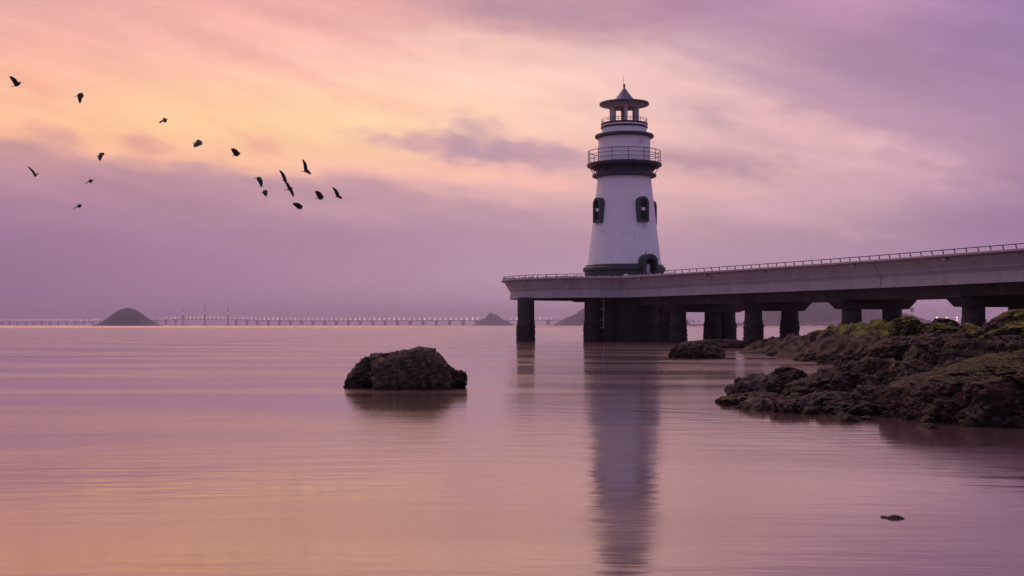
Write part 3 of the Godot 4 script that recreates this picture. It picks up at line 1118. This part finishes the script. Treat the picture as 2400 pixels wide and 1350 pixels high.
func build_far() -> void:
	structure("island", hill(-1013.0, -851.0, 3000.0, 55.0, [0, 5, 13, 23, 34, 41, 43.5, 41, 34, 24, 14, 5, 0], 1, 2.6), M.hill, "cone-shaped wooded island alone in the haze at the left")
	structure("island", hill(-185.0, 25.0, 5700.0, 80.0, [0, 5, 12, 27, 30, 44, 57, 52, 50, 38, 30, 21, 17, 8, 3, 0], 2, 6.0), M.hill, "small hazy island left of the first pier column")
	structure("hill", hill(125.0, 560.0, 4000.0, 150.0, [0, 10, 24, 34, 52, 58, 66, 72, 75, 74, 77, 70, 72, 60, 50, 34, 28, 14], 3, 9.0), M.hill, "pale hazy hill seen under the round pier end")
	structure("hill", hill(615.0, 1225.0, 3500.0, 170.0, [3, 4, 14, 34, 44, 58, 66, 74, 78, 74, 76, 70, 64, 60, 52, 45, 36, 33, 22, 10, 8, 3], 4, 8.0), M.hill, "broad wooded hill seen between the paired pier columns")
	structure("far_shore", hill(440.0, 2200.0, 3000.0, 60.0, [4, 8, 9, 9, 9, 8, 9, 10, 9, 9, 9, 10, 9, 9, 9], 5, 0.6, 200), M.hill, "low dark strip of the opposite shore under the pier")
	# the long bridge
	var bridge := thing("long_bridge", Vector3.ZERO, "very long low sea bridge with three tall pylons in the haze", "bridge")
	var s := Shape.new()
	for k in range(-6, 64):
		s.bar(bridge_at(k * 100.0), bridge_at(k * 100.0 + 100.0), 34.0, 4.4)
	obj("deck", s.mesh(), M.far_concrete, bridge)
	for k in range(-5, 60):
		var q := bridge_at(k * 106.0 + 30.0)
		if absf(k * 106.0 + 30.0 - 2460.0) < 300.0:
			continue
		s = Shape.new()
		var side := Vector3(0.54, 0, -0.84)
		var fwd := Vector3(0.84, 0, 0.54)
		var lev := [[0.0, 6.5, 13.0], [q.y - 12.0, 6.5, 13.0], [q.y - 2.5, 11.0, 28.0]]
		for j in 2:
			for e in 4:
				var c0 := [[-1, -1], [1, -1], [1, 1], [-1, 1]]
				var pts := []
				for w in [[j, e], [j, (e + 1) % 4], [j + 1, (e + 1) % 4], [j + 1, e]]:
					var l: Array = lev[w[0]]
					pts.append(fwd * (c0[w[1]][0] * l[1]) + side * (c0[w[1]][1] * l[2] * 0.5) + Vector3(0, l[0], 0))
				s.quad(pts[0], pts[1], pts[2], pts[3], [-side, fwd, side, -fwd][e])
		var o := obj("bridge_pier", s.mesh(), M.far_concrete, bridge)
		o.position = Vector3(q.x, 0, q.z)
	for st in [2230.0, 2462.0, 2700.0]:
		var q := bridge_at(st)
		s = Shape.new()
		s.lathe([[22.0, 0.0], [22.0, 6.0], [9.0, 7.0], [6.5, 14.0], [6.0, q.y], [7.5, q.y + 16.0], [6.5, q.y + 40.0], [4.0, q.y + 72.0], [2.0, q.y + 98.0], [1.2, q.y + 114.0], [0.0, q.y + 115.0]], 12, true)
		var o := obj("pylon", s.mesh(), M.far_concrete, bridge)
		o.position = Vector3(q.x, 0, q.z)
		s = Shape.new()
		s.lathe([[7.0, q.y + 40.0], [7.9, q.y + 41.0], [7.9, q.y + 43.5], [7.0, q.y + 44.5]], 12)
		s.lathe([[7.0, q.y + 48.0], [7.6, q.y + 49.0], [7.6, q.y + 50.5], [6.5, q.y + 51.5]], 12)
		obj("warning_light", s.mesh(), M.beacon, o)
	# street lamps of the bridge and of the far road
	var lm := lamp_mesh(14.0, 4.0, 4.2)
	var first: MeshInstance3D = null
	for k in range(-2, 146):
		var q := bridge_at(k * 42.0)
		var px := 2900.0 * q.x / -q.z
		if (px > -968 and px < -830) or (px > -78 and px < -8) or (px > 12 and px < 54) or px > 106 or px < -1215:
			continue
		first = lamp_of(first, lm, Vector3(q.x, q.y + 2.2, q.z), "lit street lamp on the hazy bridge, " + ("left of the cone-shaped island" if px < -968 else "beside or between the three pylons" if px < -640 else "on the middle stretch right of the pylons" if px < -300 else "on the right stretch before the small bumpy island" if px < -78 else "seen next to the first pier column"), "street lamps along the far bridge")
	first = null
	for x in [1030.0, 1054.0, 1079.0, 1140.0, 1174.0]:
		first = lamp_of(first, lamp_mesh(12.0, 6.0, 2.4), Vector3(x, 8.0, -3000.0), "lit street lamp on the far shore road seen through the right pier columns", "street lamps along the far shore road")
	# trees on the far road and on the hill end
	var rng := RandomNumberGenerator.new()
	rng.seed = 9
	var kinds := [tree_mesh(1), tree_mesh(2), tree_mesh(3)]
	for x in [424.0, 433.0, 441.0, 452.0, 468.0, 1012.0, 1022.0, 1034.0, 1046.0, 1062.0, 1092.0, 1128.0, 1148.0, 1162.0, 1182.0, 1196.0]:
		var near_left: bool = x < 600.0
		var t := thing("far_tree", Vector3(x, 7.4, -3000.0), "small round tree on the low shore strip left of the paired columns" if near_left else "small round tree lining the far shore road between the right columns", "tree", "trees on the low shore strip" if near_left else "trees lining the far shore road")
		var sc := rng.randf_range(0.7, 1.05) * (0.6 if near_left else 0.9)
		var which: Array = kinds[rng.randi() % 3]
		obj("trunk", which[0], M.hill, t)
		obj("crown", which[1], M.hill, t)
		t.scale = Vector3.ONE * sc
	var tall := thing("far_tree", Vector3(1131.0, 33.0, -3500.0), "tall lone tree standing out of the hill slope near the right columns", "tree")
	var tk: Array = tree_mesh(7)
	obj("trunk", tk[0], M.hill, tall)
	obj("crown", tk[1], M.hill, tall)
	tall.scale = Vector3(1.15, 2.0, 1.15)
	# pale sea wall and shore sheds
	s = Shape.new()
	s.bar(Vector3(759.0, 10.5, -2935.0), Vector3(800.0, 10.5, -2935.0), 2.0, 1.4)
	tag(obj("sea_wall", s.mesh(), M.far_pale), "thin pale sea wall line low on the far hill between the columns", "wall")
	var spots := [[702.0, "leftmost pale waterside shed on the far shore strip"], [711.0, "second pale waterside shed from the left on the far shore strip"], [727.0, "pale waterside shed alone below the sea wall on the far shore"]]
	for q in spots:
		var sh := thing("shed", Vector3(q[0], 0.4, -2932.0), q[1], "shed", "pale sheds on the far shore")
		s = Shape.new()
		s.box(Transform3D(Basis.IDENTITY, Vector3(0, 1.1, 0)), Vector3(6.0, 2.2, 4.0))
		obj("wall", s.mesh(), M.far_pale, sh)
		s = Shape.new()
		s.quad(Vector3(-3.3, 2.2, 2.3), Vector3(3.3, 2.2, 2.3), Vector3(3.3, 3.3, 0), Vector3(-3.3, 3.3, 0), Vector3(0, 0.9, 0.43))
		s.quad(Vector3(-3.3, 2.2, -2.3), Vector3(3.3, 2.2, -2.3), Vector3(3.3, 3.3, 0), Vector3(-3.3, 3.3, 0), Vector3(0, 0.9, -0.43))
		obj("roof", s.mesh(), M.far_concrete, sh)


func lamp_mesh(high: float, low: float, size: float) -> ArrayMesh:
	var s := Shape.new()
	s.tube([Vector3.ZERO, Vector3(0, high, 0)], [0.5, 0.3], 5)
	var m := s.mesh()
	s = Shape.new()
	for y in [high, low]:
		var r := size / 2.0 if y == high else size / 2.2
		s.lathe([[0.0, y - r], [r * 0.7, y - r * 0.7], [r, y], [r * 0.7, y + r * 0.7], [0.0, y + r]], 8, true)
	var a := []
	a.resize(Mesh.ARRAY_MAX)
	a[Mesh.ARRAY_VERTEX] = s.v
	a[Mesh.ARRAY_NORMAL] = s.n
	m.add_surface_from_arrays(Mesh.PRIMITIVE_TRIANGLES, a)
	m.surface_set_material(0, M.rail)
	m.surface_set_material(1, M.lamp)
	return m


func lamp_of(first: MeshInstance3D, m: ArrayMesh, at: Vector3, label: String, group: String) -> MeshInstance3D:
	var o: MeshInstance3D
	if first == null:
		o = obj("street_lamp", m, null)
		tag(o, label, "street lamp", group)
		first = o
	else:
		o = first.duplicate()
		o.name = numbered("street_lamp")
		add_child(o, true)
		o.set_meta("label", label)
	o.position = at
	return first


func tree_mesh(sd: int) -> Array:
	var rng := RandomNumberGenerator.new()
	rng.seed = sd
	var t := Shape.new()
	t.tube([Vector3(0, -1, 0), Vector3(0.2, 3, 0), Vector3(0.1, 6, 0.2)], [0.6, 0.4, 0.25], 6)
	var c := Shape.new()
	for k in 160:
		var d := Vector3(rng.randfn(), rng.randfn() * 0.7, rng.randfn()).limit_length(2.2) * 2.1 + Vector3(0, 6.5, 0)
		var b := Basis.from_euler(Vector3(rng.randf() * TAU, rng.randf() * TAU, 0))
		var z := rng.randf_range(0.5, 1.1)
		c.quad(d + b * Vector3(-z, -z, 0), d + b * Vector3(z, -z * 0.6, 0), d + b * Vector3(z * 0.7, z, 0), d + b * Vector3(-z * 0.5, z * 0.8, 0), b.z)
	return [t.mesh(), c.mesh()]


# ---------------------------------------------------------------- boulders
const BOULDERS := [
	["huge dark brown boulder with a sloping mossy crest in the near right corner", 9.15, 21.60, 4.93, 1.27, 3.60, "moss0", 6],
	["low dark wedge-shaped rock with a sloping ridge left of the huge near boulder", 6.27, 22.60, 1.22, 0.32, 1.50, "dark", 5],
	["small pointed triangular stone standing in the water before the dark wedge rock", 5.58, 20.70, 0.37, 0.13, 0.35, "pale", 4],
	["small pointed brown stone leaning on the foot of the huge near boulder", 6.50, 19.30, 0.36, 0.07, 0.30, "brown", 4],
	["low black stone at the outermost left tip of the rocky shore", 4.48, 26.00, 0.39, 0.09, 0.50, "dark", 4],
	["knobbly greyish boulder second from the left tip of the rocky shore", 5.02, 26.60, 0.72, 0.33, 0.80, "pale", 5],
	["rounded greyish boulder topping the left tip of the rocky shore", 5.54, 28.00, 0.81, 0.42, 0.90, "pale", 5],
	["rounded dark boulder right of the rounded greyish one at the shore tip", 6.52, 29.20, 0.97, 0.47, 1.00, "dark", 5],
	["small dark stone wedged between two rounded boulders at the shore tip", 5.66, 27.00, 0.34, 0.33, 0.40, "dark", 4],
	["flat reddish brown slab lying at the waterline of the shore tip", 4.93, 25.30, 1.31, 0.21, 1.20, "brown", 5],
	["low pale barnacled ledge at the waterline below the reddish slab", 4.80, 23.60, 0.78, 0.17, 0.80, "pale", 5],
	["barnacle-crusted grey boulder at the waterline left of the dark wedge rock", 5.25, 22.90, 0.71, 0.23, 0.80, "barn", 5],
	["pale grey barnacled rock behind the left end of the dark wedge rock", 6.01, 24.00, 0.66, 0.25, 0.90, "barn", 5],
	["broad dark slanting slab in the middle of the left boulder heap", 6.58, 26.40, 1.33, 0.47, 1.40, "dark", 5],
	["blocky dark rock at the inlet edge with a notched flat top", 7.86, 30.20, 0.81, 0.54, 1.00, "dark", 5],
	["reddish brown rock rising above the notched block at the inlet head", 9.43, 33.00, 1.07, 0.62, 1.40, "brown", 5],
	["small pale weathered rock between the wedge rock and the dark cleft", 7.07, 24.60, 0.54, 0.33, 0.80, "barn", 5],
	["near-black rock in the cleft left of the huge near boulder", 7.13, 23.60, 0.65, 0.38, 1.00, "dark", 5],
	["dark ribbed rock behind the pale weathered rock", 7.78, 28.20, 1.09, 0.45, 1.20, "dark", 5],
	["dark rock with a steep left face above the cleft", 8.91, 28.40, 1.06, 0.56, 1.30, "dark", 5],
	["long low brown rock behind the crest of the huge near boulder", 9.79, 30.00, 1.24, 0.63, 1.40, "brown", 5],
	["flat brown rock touching the mossy crest of the huge near boulder", 11.01, 31.00, 1.07, 0.70, 1.30, "brown", 5],
	["large peaked brown mound in the middle of the boulder field", 12.21, 38.50, 1.86, 1.18, 2.00, "brown", 5],
	["dark pyramid-shaped rock before the large peaked mound", 11.31, 34.20, 1.11, 0.92, 1.30, "dark", 5],
	["smooth brown hump below the row of mossy blocks", 14.04, 41.00, 1.33, 1.25, 1.60, "brown", 5],
	["overhanging dark rock with a shadowed hollow beneath its lip", 12.08, 33.40, 1.08, 0.85, 1.30, "dark", 5],
	["ragged brown rock behind the overhanging one", 13.84, 37.20, 1.46, 1.09, 1.50, "brown", 5],
	["rough brown rock at the right edge above the mossy crest", 13.04, 33.00, 1.46, 0.92, 1.50, "brown", 5],
	["dark mossy-topped bank rock at the right edge of the boulder field", 15.56, 37.60, 2.07, 1.29, 1.80, "dark", 5],
	["small grey stone in the gap below the mossy blocks", 14.50, 40.20, 0.55, 1.11, 0.60, "pale", 4],
	["square-shouldered green mossy block on the skyline of the shore", 15.36, 48.00, 0.99, 1.85, 1.20, "moss2", 5],
	["dark mossy boulder right of the square-shouldered green block", 16.00, 47.20, 0.94, 1.67, 1.20, "moss1", 5],
	["tall mossy boulder peeking up behind the round dark one", 17.19, 49.20, 0.85, 1.84, 1.00, "moss1", 5],
	["round dark boulder with thin moss before the tall mossy one", 15.94, 45.80, 1.11, 1.58, 1.00, "moss1", 5],
	["grey-green peaked boulder before the thick right-hand pier column", 17.18, 46.40, 1.28, 1.66, 1.30, "moss1", 5],
	["small black boulder below the grey-green peaked one", 16.10, 44.00, 0.70, 1.42, 0.80, "dark", 4],
	["small pinkish pale stone left of the small black boulder", 15.36, 43.20, 0.57, 1.30, 0.60, "pale", 4],
	["dark brown boulder with an overhanging cap near the right edge", 16.52, 42.20, 0.96, 1.72, 1.30, "brown", 5],
	["bright yellow-green mossy boulder at the right edge of the picture", 16.72, 40.20, 1.77, 1.68, 2.00, "moss2", 5],
	["tall grey-green rock rising against the last column at the right edge", 21.26, 50.00, 3.00, 2.19, 2.50, "moss2", 5],
	["low tapering rock lying off the foot of the long brown ledge", 13.74, 56.20, 1.28, 0.30, 1.40, "brown", 5],
	["brown waterline rock at the head of the small inlet", 13.84, 52.00, 1.58, 0.45, 1.80, "brown", 5],
	["small flat black stone awash off the far tip of the long ledge", 14.10, 73.00, 0.81, 0.06, 0.60, "dark", 4],
	["brown sloping rock between the long ledge and the peaked mound", 13.95, 49.50, 1.67, 0.75, 2.00, "brown", 5],
	["thin dark skerry awash beside the far tip of the long ledge", 13.87, 69.00, 1.38, 0.12, 1.20, "dark", 4],
	["low dark islet rock in the water left of the long brown ledge", 9.09, 61.00, 2.52, 0.57, 1.80, "dark", 5],
	["long low skerry beneath the pier behind the dark islet", 14.07, 87.00, 4.74, 0.55, 3.00, "dark", 5],
	["tiny dark stone awash right of the long low skerry", 14.98, 80.00, 0.50, 0.11, 0.50, "dark", 4],
	["flat dark rock barely breaking the water at the lower right", 3.15, 10.25, 0.30, 0.01, 0.22, "dark", 4],
	["brown stone just awash below the huge near boulder", 6.29, 16.50, 0.34, 0.01, 0.30, "brown", 4],
]
var balls := {}


func ball(level: int) -> Array:
	if balls.has(level):
		return balls[level]
	var p := PackedVector3Array()
	var ix := PackedInt32Array()
	if level == 0:
		var t := (1.0 + sqrt(5.0)) / 2.0
		for q in [[-1, t, 0], [1, t, 0], [-1, -t, 0], [1, -t, 0], [0, -1, t], [0, 1, t], [0, -1, -t], [0, 1, -t], [t, 0, -1], [t, 0, 1], [-t, 0, -1], [-t, 0, 1]]:
			p.append(Vector3(q[0], q[1], q[2]).normalized())
		ix = PackedInt32Array([0, 11, 5, 0, 5, 1, 0, 1, 7, 0, 7, 10, 0, 10, 11, 1, 5, 9, 5, 11, 4, 11, 10, 2, 10, 7, 6, 7, 1, 8, 3, 9, 4, 3, 4, 2, 3, 2, 6, 3, 6, 8, 3, 8, 9, 4, 9, 5, 2, 4, 11, 6, 2, 10, 8, 6, 7, 9, 8, 1])
	else:
		var b: Array = ball(level - 1)
		p = b[0].duplicate()
		var old: PackedInt32Array = b[1]
		var mids := {}
		for t in range(0, old.size(), 3):
			var m := []
			for e in 3:
				var i := old[t + e]
				var j := old[t + (e + 1) % 3]
				var key := mini(i, j) * 1000000 + maxi(i, j)
				if not mids.has(key):
					mids[key] = p.size()
					p.append((p[i] + p[j]).normalized())
				m.append(mids[key])
			ix.append_array([old[t], m[0], m[2], old[t + 1], m[1], m[0], old[t + 2], m[2], m[1], m[0], m[1], m[2]])
	balls[level] = [p, ix]
	return balls[level]


# a boulder: a blunted random polyhedron, broken up by noise. Its base lies under y = 0.
func boulder_mesh(half: Vector3, at: Vector3, style: String, sd: int, level: int, extra := [], only := false) -> ArrayMesh:
	var rng := RandomNumberGenerator.new()
	rng.seed = sd * 131 + 7
	var planes := []
	for q in [Vector3.RIGHT, Vector3.LEFT, Vector3.UP, Vector3.DOWN, Vector3.FORWARD, Vector3.BACK]:
		planes.append([(q + Vector3(rng.randfn(), rng.randfn() * 0.6, rng.randfn()) * 0.16).normalized(), 1.0])
	if only:
		planes = []
	for k in 0 if only else 9:
		planes.append([Vector3(rng.randfn(), absf(rng.randfn()) * 0.9, rng.randfn()).normalized(), rng.randf_range(0.86, 1.12)])
	planes.append_array(extra)
	var b := ball(level)
	var dirs: PackedVector3Array = b[0]
	var p := PackedVector3Array()
	p.resize(dirs.size())
	var size := minf(minf(half.x, half.z), half.y * 1.4)
	var rough := clampf(size / 0.6, 0.1, 1.4)
	if only:
		rough *= 0.6
	var small := minf(1.0, size / 0.3)
	for i in dirs.size():
		var d := dirs[i]
		var sum := 0.0
		for pl in planes:
			var q: float = d.dot(pl[0]) / pl[1]
			if q > 0.0:
				sum += pow(q, 20.0)
		var v := d * pow(sum, -1.0 / 20.0) * half
		var w := v + at
		var o := v.normalized()
		var ridge := 1.0 - 2.0 * absf(n_big.get_noise_3dv(w * 1.5))
		var bump := ridge * 0.07 * rough + n_mid.get_noise_3dv(w * 0.8) * 0.05 * rough + n_mid.get_noise_3dv(w * 2.6) * 0.035 * small
		bump -= (1.0 - smoothstep(0.0, 0.09, absf(n_big.get_noise_3dv(w * 1.15 + Vector3(0, 0, 31))))) * 0.085 * rough
		var bent := w + Vector3(n_mid.get_noise_3dv(w), n_mid.get_noise_3dv(w + Vector3(5, 0, 0)), 0) * 0.12
		bump += n_block.get_noise_3dv(bent) * 0.075 * rough + n_block.get_noise_3dv(bent * 2.7) * 0.022 * small
		var crust := n_cell.get_noise_3dv(w * 1.2)
		bump -= crust * 0.055 * small
		bump += n_fine.get_noise_3dv(w) * 0.014 * small
		p[i] = v + o * bump
	var nn := PackedVector3Array()
	nn.resize(p.size())
	var ix: PackedInt32Array = b[1].duplicate()
	for t in range(0, ix.size(), 3):
		var q := (p[ix[t + 1]] - p[ix[t]]).cross(p[ix[t + 2]] - p[ix[t]])
		if q.dot(p[ix[t]]) < 0.0:
			q = -q
		nn[ix[t]] += q
		nn[ix[t + 1]] += q
		nn[ix[t + 2]] += q
	var col := PackedColorArray()
	col.resize(p.size())
	var tone := rng.randf_range(0.7, 1.5)
	for i in p.size():
		nn[i] = nn[i].normalized()
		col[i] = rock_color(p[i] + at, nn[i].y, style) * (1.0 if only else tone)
		col[i].a = 1.0
	return indexed(p, nn, col, ix)


func build_boulders() -> void:
	var k := 0
	for r in BOULDERS:
		k += 1
		var deep: float = clampf(r[4] * 0.5, 0.12, 0.5)
		if r[4] > 1.0:
			deep = -0.55 * r[4]   # high on the bank: only the upper part is a boulder
		var half := Vector3(r[3] / 2.0, (r[4] * (1.06 if r[4] < 1.2 else 0.97) + deep) / 2.0, r[5] / 2.0)
		if r[0].begins_with("huge"):
			half = Vector3(2.6, 0.85, 1.3)
		var at := Vector3(r[1], (r[4] - deep) / 2.0, -r[2])
		var extra := []
		if r[0].begins_with("huge"):
			at = Vector3(9.45, 0.33, -20.5)
		if r[0].begins_with("huge"):
			extra = [[Vector3(-1, 0.1, 0.2), 0.95], [Vector3(-0.643, 0.766, 0.1), 0.85], [Vector3(-0.16, 0.99, 0.05), 0.9], [Vector3(-0.15, 0.12, 1), 0.95], [Vector3(0, 0.75, 0.66), 1.02], [Vector3(0, 0, -1), 1.0], [Vector3.DOWN, 1.0], [Vector3.RIGHT, 1.0], [Vector3.UP, 1.0]]
		elif r[0].contains("wedge-shaped"):
			extra = [[Vector3(0.75, 1.0, 0.2).normalized(), 0.62], [Vector3(-0.5, 1.0, 0.6).normalized(), 0.75]]
		elif r[0].contains("triangular") or r[0].contains("pointed") or r[0].contains("peaked") or r[0].contains("pyramid"):
			extra = [[Vector3(0.95, 1.0, 0.1).normalized(), 0.66], [Vector3(-0.95, 1.0, 0.25).normalized(), 0.66]]
		elif r[0].contains("flat") or r[0].contains("skerry"):
			extra = [[Vector3(-0.35, 1.0, 0.1).normalized(), 0.85]]
		elif r[0].contains("slop") or r[0].contains("slant"):
			extra = [[Vector3(-0.5, 1.0, 0.3).normalized(), 0.72]]
		var o := obj("boulder", boulder_mesh(half, at, r[6], k, r[7], extra, r[0].begins_with("huge")), M.rock)
		o.position = at
		var group := "boulders heaped on the shore"
		if r[0].contains("islet") or r[0].contains("skerry") or r[0].contains("barely") or r[0].contains("awash") or r[0].contains("tip in the open"):
			group = "rocks standing in the water"
		tag(o, r[0], "rock", group)
	# small wet stones along the waterline of the heap
	var kinds := []
	for q in 3:
		kinds.append(boulder_mesh(Vector3(0.13, 0.09, 0.11), Vector3(q * 3.0, 0.05, 0), "dark", 400 + q, 3))
	var rng := RandomNumberGenerator.new()
	rng.seed = 14
	for q in [[4.35, 25.6], [4.62, 24.6], [4.9, 22.9], [5.35, 22.2], [5.75, 21.7], [6.0, 20.9], [6.75, 20.1], [7.2, 19.5], [7.9, 19.4], [13.0, 56.0], [12.9, 54.6], [13.3, 52.4], [14.0, 66.0], [13.6, 64.0]]:
		var o := obj("stone", kinds[rng.randi() % 3], M.rock)
		o.position = Vector3(q[0], 0.0, -q[1])
		o.rotation.y = rng.randf() * TAU
		o.scale = Vector3.ONE * rng.randf_range(0.6, 1.15) * (1.0 if q[1] < 40.0 else 2.2)
		tag(o, "small dark wet stone at the waterline of the boulder heap" if q[1] < 40.0 else "small dark wet stone lying off the foot of the long brown ledge", "stone", "small stones at the waterline")
	# the lone rock: a block with a straight left face, a lower slab leaning behind it
	var lone := thing("lone_rock", Vector3(-2.44, 0, -31.6), "lone humped brown rock standing in the open water left of the pier", "rock", "rocks standing in the water")
	var at := Vector3(-0.08, 0.24, 0.18)
	var cut := [[Vector3(-1, 0, 0.12), 0.97], [Vector3(-0.31, 0.95, 0.12), 0.9], [Vector3(0.05, 1, 0), 0.99], [Vector3(0.83, 0.557, 0), 0.95], [Vector3(1, 0.1, 0.1), 1.02], [Vector3(0.1, 0.1, 1), 0.95], [Vector3(-0.1, 0.7, 0.7), 1.05], [Vector3(0, 0, -1), 1.0], [Vector3.DOWN, 1.0]]
	var m := obj("block", boulder_mesh(Vector3(1.0, 0.7, 0.7), at + lone.position, "barn2", 301, 6, cut, true), M.rock, lone)
	m.position = at
	at = Vector3(-0.97, 0.24, -0.3)
	cut = [[Vector3(-0.97, 0.24, 0.1), 0.9], [Vector3(-0.816, 0.578, 0.1), 0.8], [Vector3(-0.467, 0.884, 0.15), 0.87], [Vector3(0, 1, 0.1), 0.97], [Vector3(-0.25, 0.45, 0.86), 0.85], [Vector3.RIGHT, 1.0], [Vector3(0, 0, -1), 1.0], [Vector3.DOWN, 1.0]]
	m = obj("leaning_slab", boulder_mesh(Vector3(0.83, 0.55, 0.65), at + lone.position, "slab", 302, 6, cut, true), M.rock, lone)
	m.position = at
	at = Vector3(0.84, 0.1, -0.05)
	m = obj("shoulder", boulder_mesh(Vector3(0.38, 0.3, 0.5), at + lone.position, "dark", 303, 5), M.rock, lone)
	m.position = at


# ---------------------------------------------------------------- birds
# label, place in the sky (x, y, depth), feet, beak, wing tips (metres * 40 in the plane of flight), wing depth share
const FLOCK := [
	["dark bird with one raised wing, highest and leftmost of the flock", -28.07, 15.33, [-12, -10], [12, -2.5], [-5, 12], [1, 7], 1, 11],
	["dark bird with a long drooping wing near the upper left", -24.43, 14.49, [-14, 1], [7, 10], [7, -16], [-2, 3], 1, 11],
	["small compact dark bird alone in the yellow part of the sky", -19.74, 13.19, [-5, -2], [9, 2], [0, -10], [2, 7], 1.7, 15],
	["broad dark bird with both wings half spread against the orange glow", -17.81, 11.93, [-12, 0], [13, -4], [0, -14], [-1, 10], 1.2, 15],
	["dark bird with trailing legs flying right above the cloud bank edge", -15.64, 11.33, [-9, -7], [11, -1], [-3, 9], [1, 6], 1.1, 13],
	["dark bird with one lowered wing below the small pink clouds", -23.29, 11.18, [-9, -3], [8, 7], [7, -13], [-2, 3], 1.2, 13],
	["slim dark bird with a tall upright wing at the far left", -27.06, 10.27, [-2, -9], [8, -7.5], [-6, 11], [2, 1], 0.9, 6],
	["tiny dark bird with folded wings, upper of two small ones at the left", -23.92, 9.73, [-4, -2], [7, 3], [-1, -9], [1, 5], 1.4, 11],
	["tiny dark bird lowest of all at the left", -24.57, 8.31, [-4, -2], [8, 4], [-1, -8], [1, 5], 1.4, 11],
	["dark bird pointing left with one long wing swept down right", -14.27, 9.69, [-13, 10], [4, 9], [10, -13], [-2, 8], 1, 10],
	["small dark bird swept down right beneath the pointing one", -13.98, 9.08, [-10, 0], [4, 6], [9, -9], [0, 4], 0.95, 11],
	["dark bird with upright wing, upper of a touching pair", -12.91, 10.05, [-4, -12], [8, -11], [-5, 12], [1, -9], 0.95, 8],
	["large dark bird with both wings stretched in line, lower of a touching pair", -12.58, 9.32, [-13, -3], [8, 2], [-8, 17], [9, -18], 1, 7],
	["large dark bird with one tall wing, topmost of the right-hand cluster", -11.66, 10.56, [-11, -11], [8, -9], [-3, 16], [11, -16], 1, 8],
	["dark bird with broad curled wing and trailing legs in the right-hand cluster", -10.91, 8.94, [-10, -8], [11, -1], [-4, 9], [2, -8], 1.1, 12],
	["dark bird with a straight raised wing, rightmost of the flock", -9.92, 9.06, [-4, -9], [8, -6], [-5, 13], [11, -11], 0.95, 8],
	["dark bird with a curved wing, lowest of the right-hand cluster", -12.07, 8.33, [-3, -7], [9, -2], [-9, 6], [1, 4], 1, 13],
]


func build_birds() -> void:
	for b in FLOCK:
		var s := Shape.new()
		var k := 0.0241
		var tail := Vector3(b[3][0], b[3][1], -1.0) * k
		var beak := Vector3(b[4][0], b[4][1], 1.0) * k
		var ax := beak - tail
		# body, neck, legs: one swelling tube, slightly arched
		var path := []
		var rad := []
		for q in [[0.0, 0.008], [0.06, 0.02], [0.1, 0.016], [0.3, 0.014], [0.38, 0.035], [0.5, 0.075], [0.62, 0.088], [0.74, 0.075], [0.84, 0.05], [0.9, 0.045], [0.94, 0.03], [1.0, 0.006]]:
			path.append(tail + ax * q[0] + Vector3(0, sin(q[0] * PI) * -0.01, 0))
			rad.append(q[1] * b[7])
		s.tube(path, rad, 10)
		var fwd := ax.normalized()
		for w in 2:
			var tip2: Array = b[5 + w]
			var flat := Vector3(tip2[0], tip2[1], 0) * k
			var full := 0.55
			var z := sqrt(maxf(full * full - flat.length_squared(), 0.0)) * (1.0 if w == 0 else -1.0)
			var root := tail + ax * 0.62 + Vector3(0, 0.02, 0.05 * (1.0 if w == 0 else -1.0))
			var tip := Vector3(flat.x, flat.y, z)
			wing(s, root, tip, fwd, b[8] * k)
		var o := obj("bird", s.mesh(), M.bird)
		o.position = Vector3(b[1], b[2], -70.0)
		tag(o, b[0], "bird", "flock of dark birds in the left sky")


# a cambered blade of three joints: root, wrist, tip
func wing(s: Shape, root: Vector3, tip: Vector3, fwd: Vector3, chord: float) -> void:
	var span := tip - root
	var side := (fwd - span.normalized() * fwd.dot(span.normalized())).normalized()
	var up := span.normalized().cross(side).normalized()
	var rings := []
	for q in [[0.0, 1.0, 0.0, 0.0], [0.2, 1.0, 0.03, 0.05], [0.42, 0.98, 0.05, 0.09], [0.6, 0.86, 0.03, 0.09], [0.78, 0.66, -0.03, 0.06], [0.9, 0.44, -0.08, 0.03], [0.97, 0.22, -0.12, 0.0], [1.0, 0.05, -0.14, -0.02]]:
		var c: Vector3 = root + span * q[0] + side * (q[2] * span.length() * 0.6) + up * (q[3] * span.length() * 0.5)
		var half: float = chord * q[1] * 0.5
		var t: float = 0.016 * (1.0 - q[0]) + 0.003
		rings.append([c + side * half, c + up * t + side * half * 0.3, c + up * t * 0.5 - side * half * 0.5, c - side * half * 1.15, c - up * t - side * half * 0.4, c - up * t + side * half * 0.5])
	var m := 6
	for i in rings.size() - 1:
		for j in m:
			var j2 := (j + 1) % m
			var a: Vector3 = rings[i][j]
			var e: Vector3 = rings[i + 1][j2]
			var mid := (root + span * ((i + 0.5) / 8.0))
			var nn: Vector3 = (rings[i + 1][j] - a).cross(rings[i][j2] - a).normalized()
			var c0: Vector3 = (rings[i][0] + rings[i][3]) / 2.0
			if nn.dot((a + rings[i][j2]) / 2.0 - c0) < 0.0:
				nn = -nn
			s.quad(a, rings[i + 1][j], e, rings[i][j2], nn)
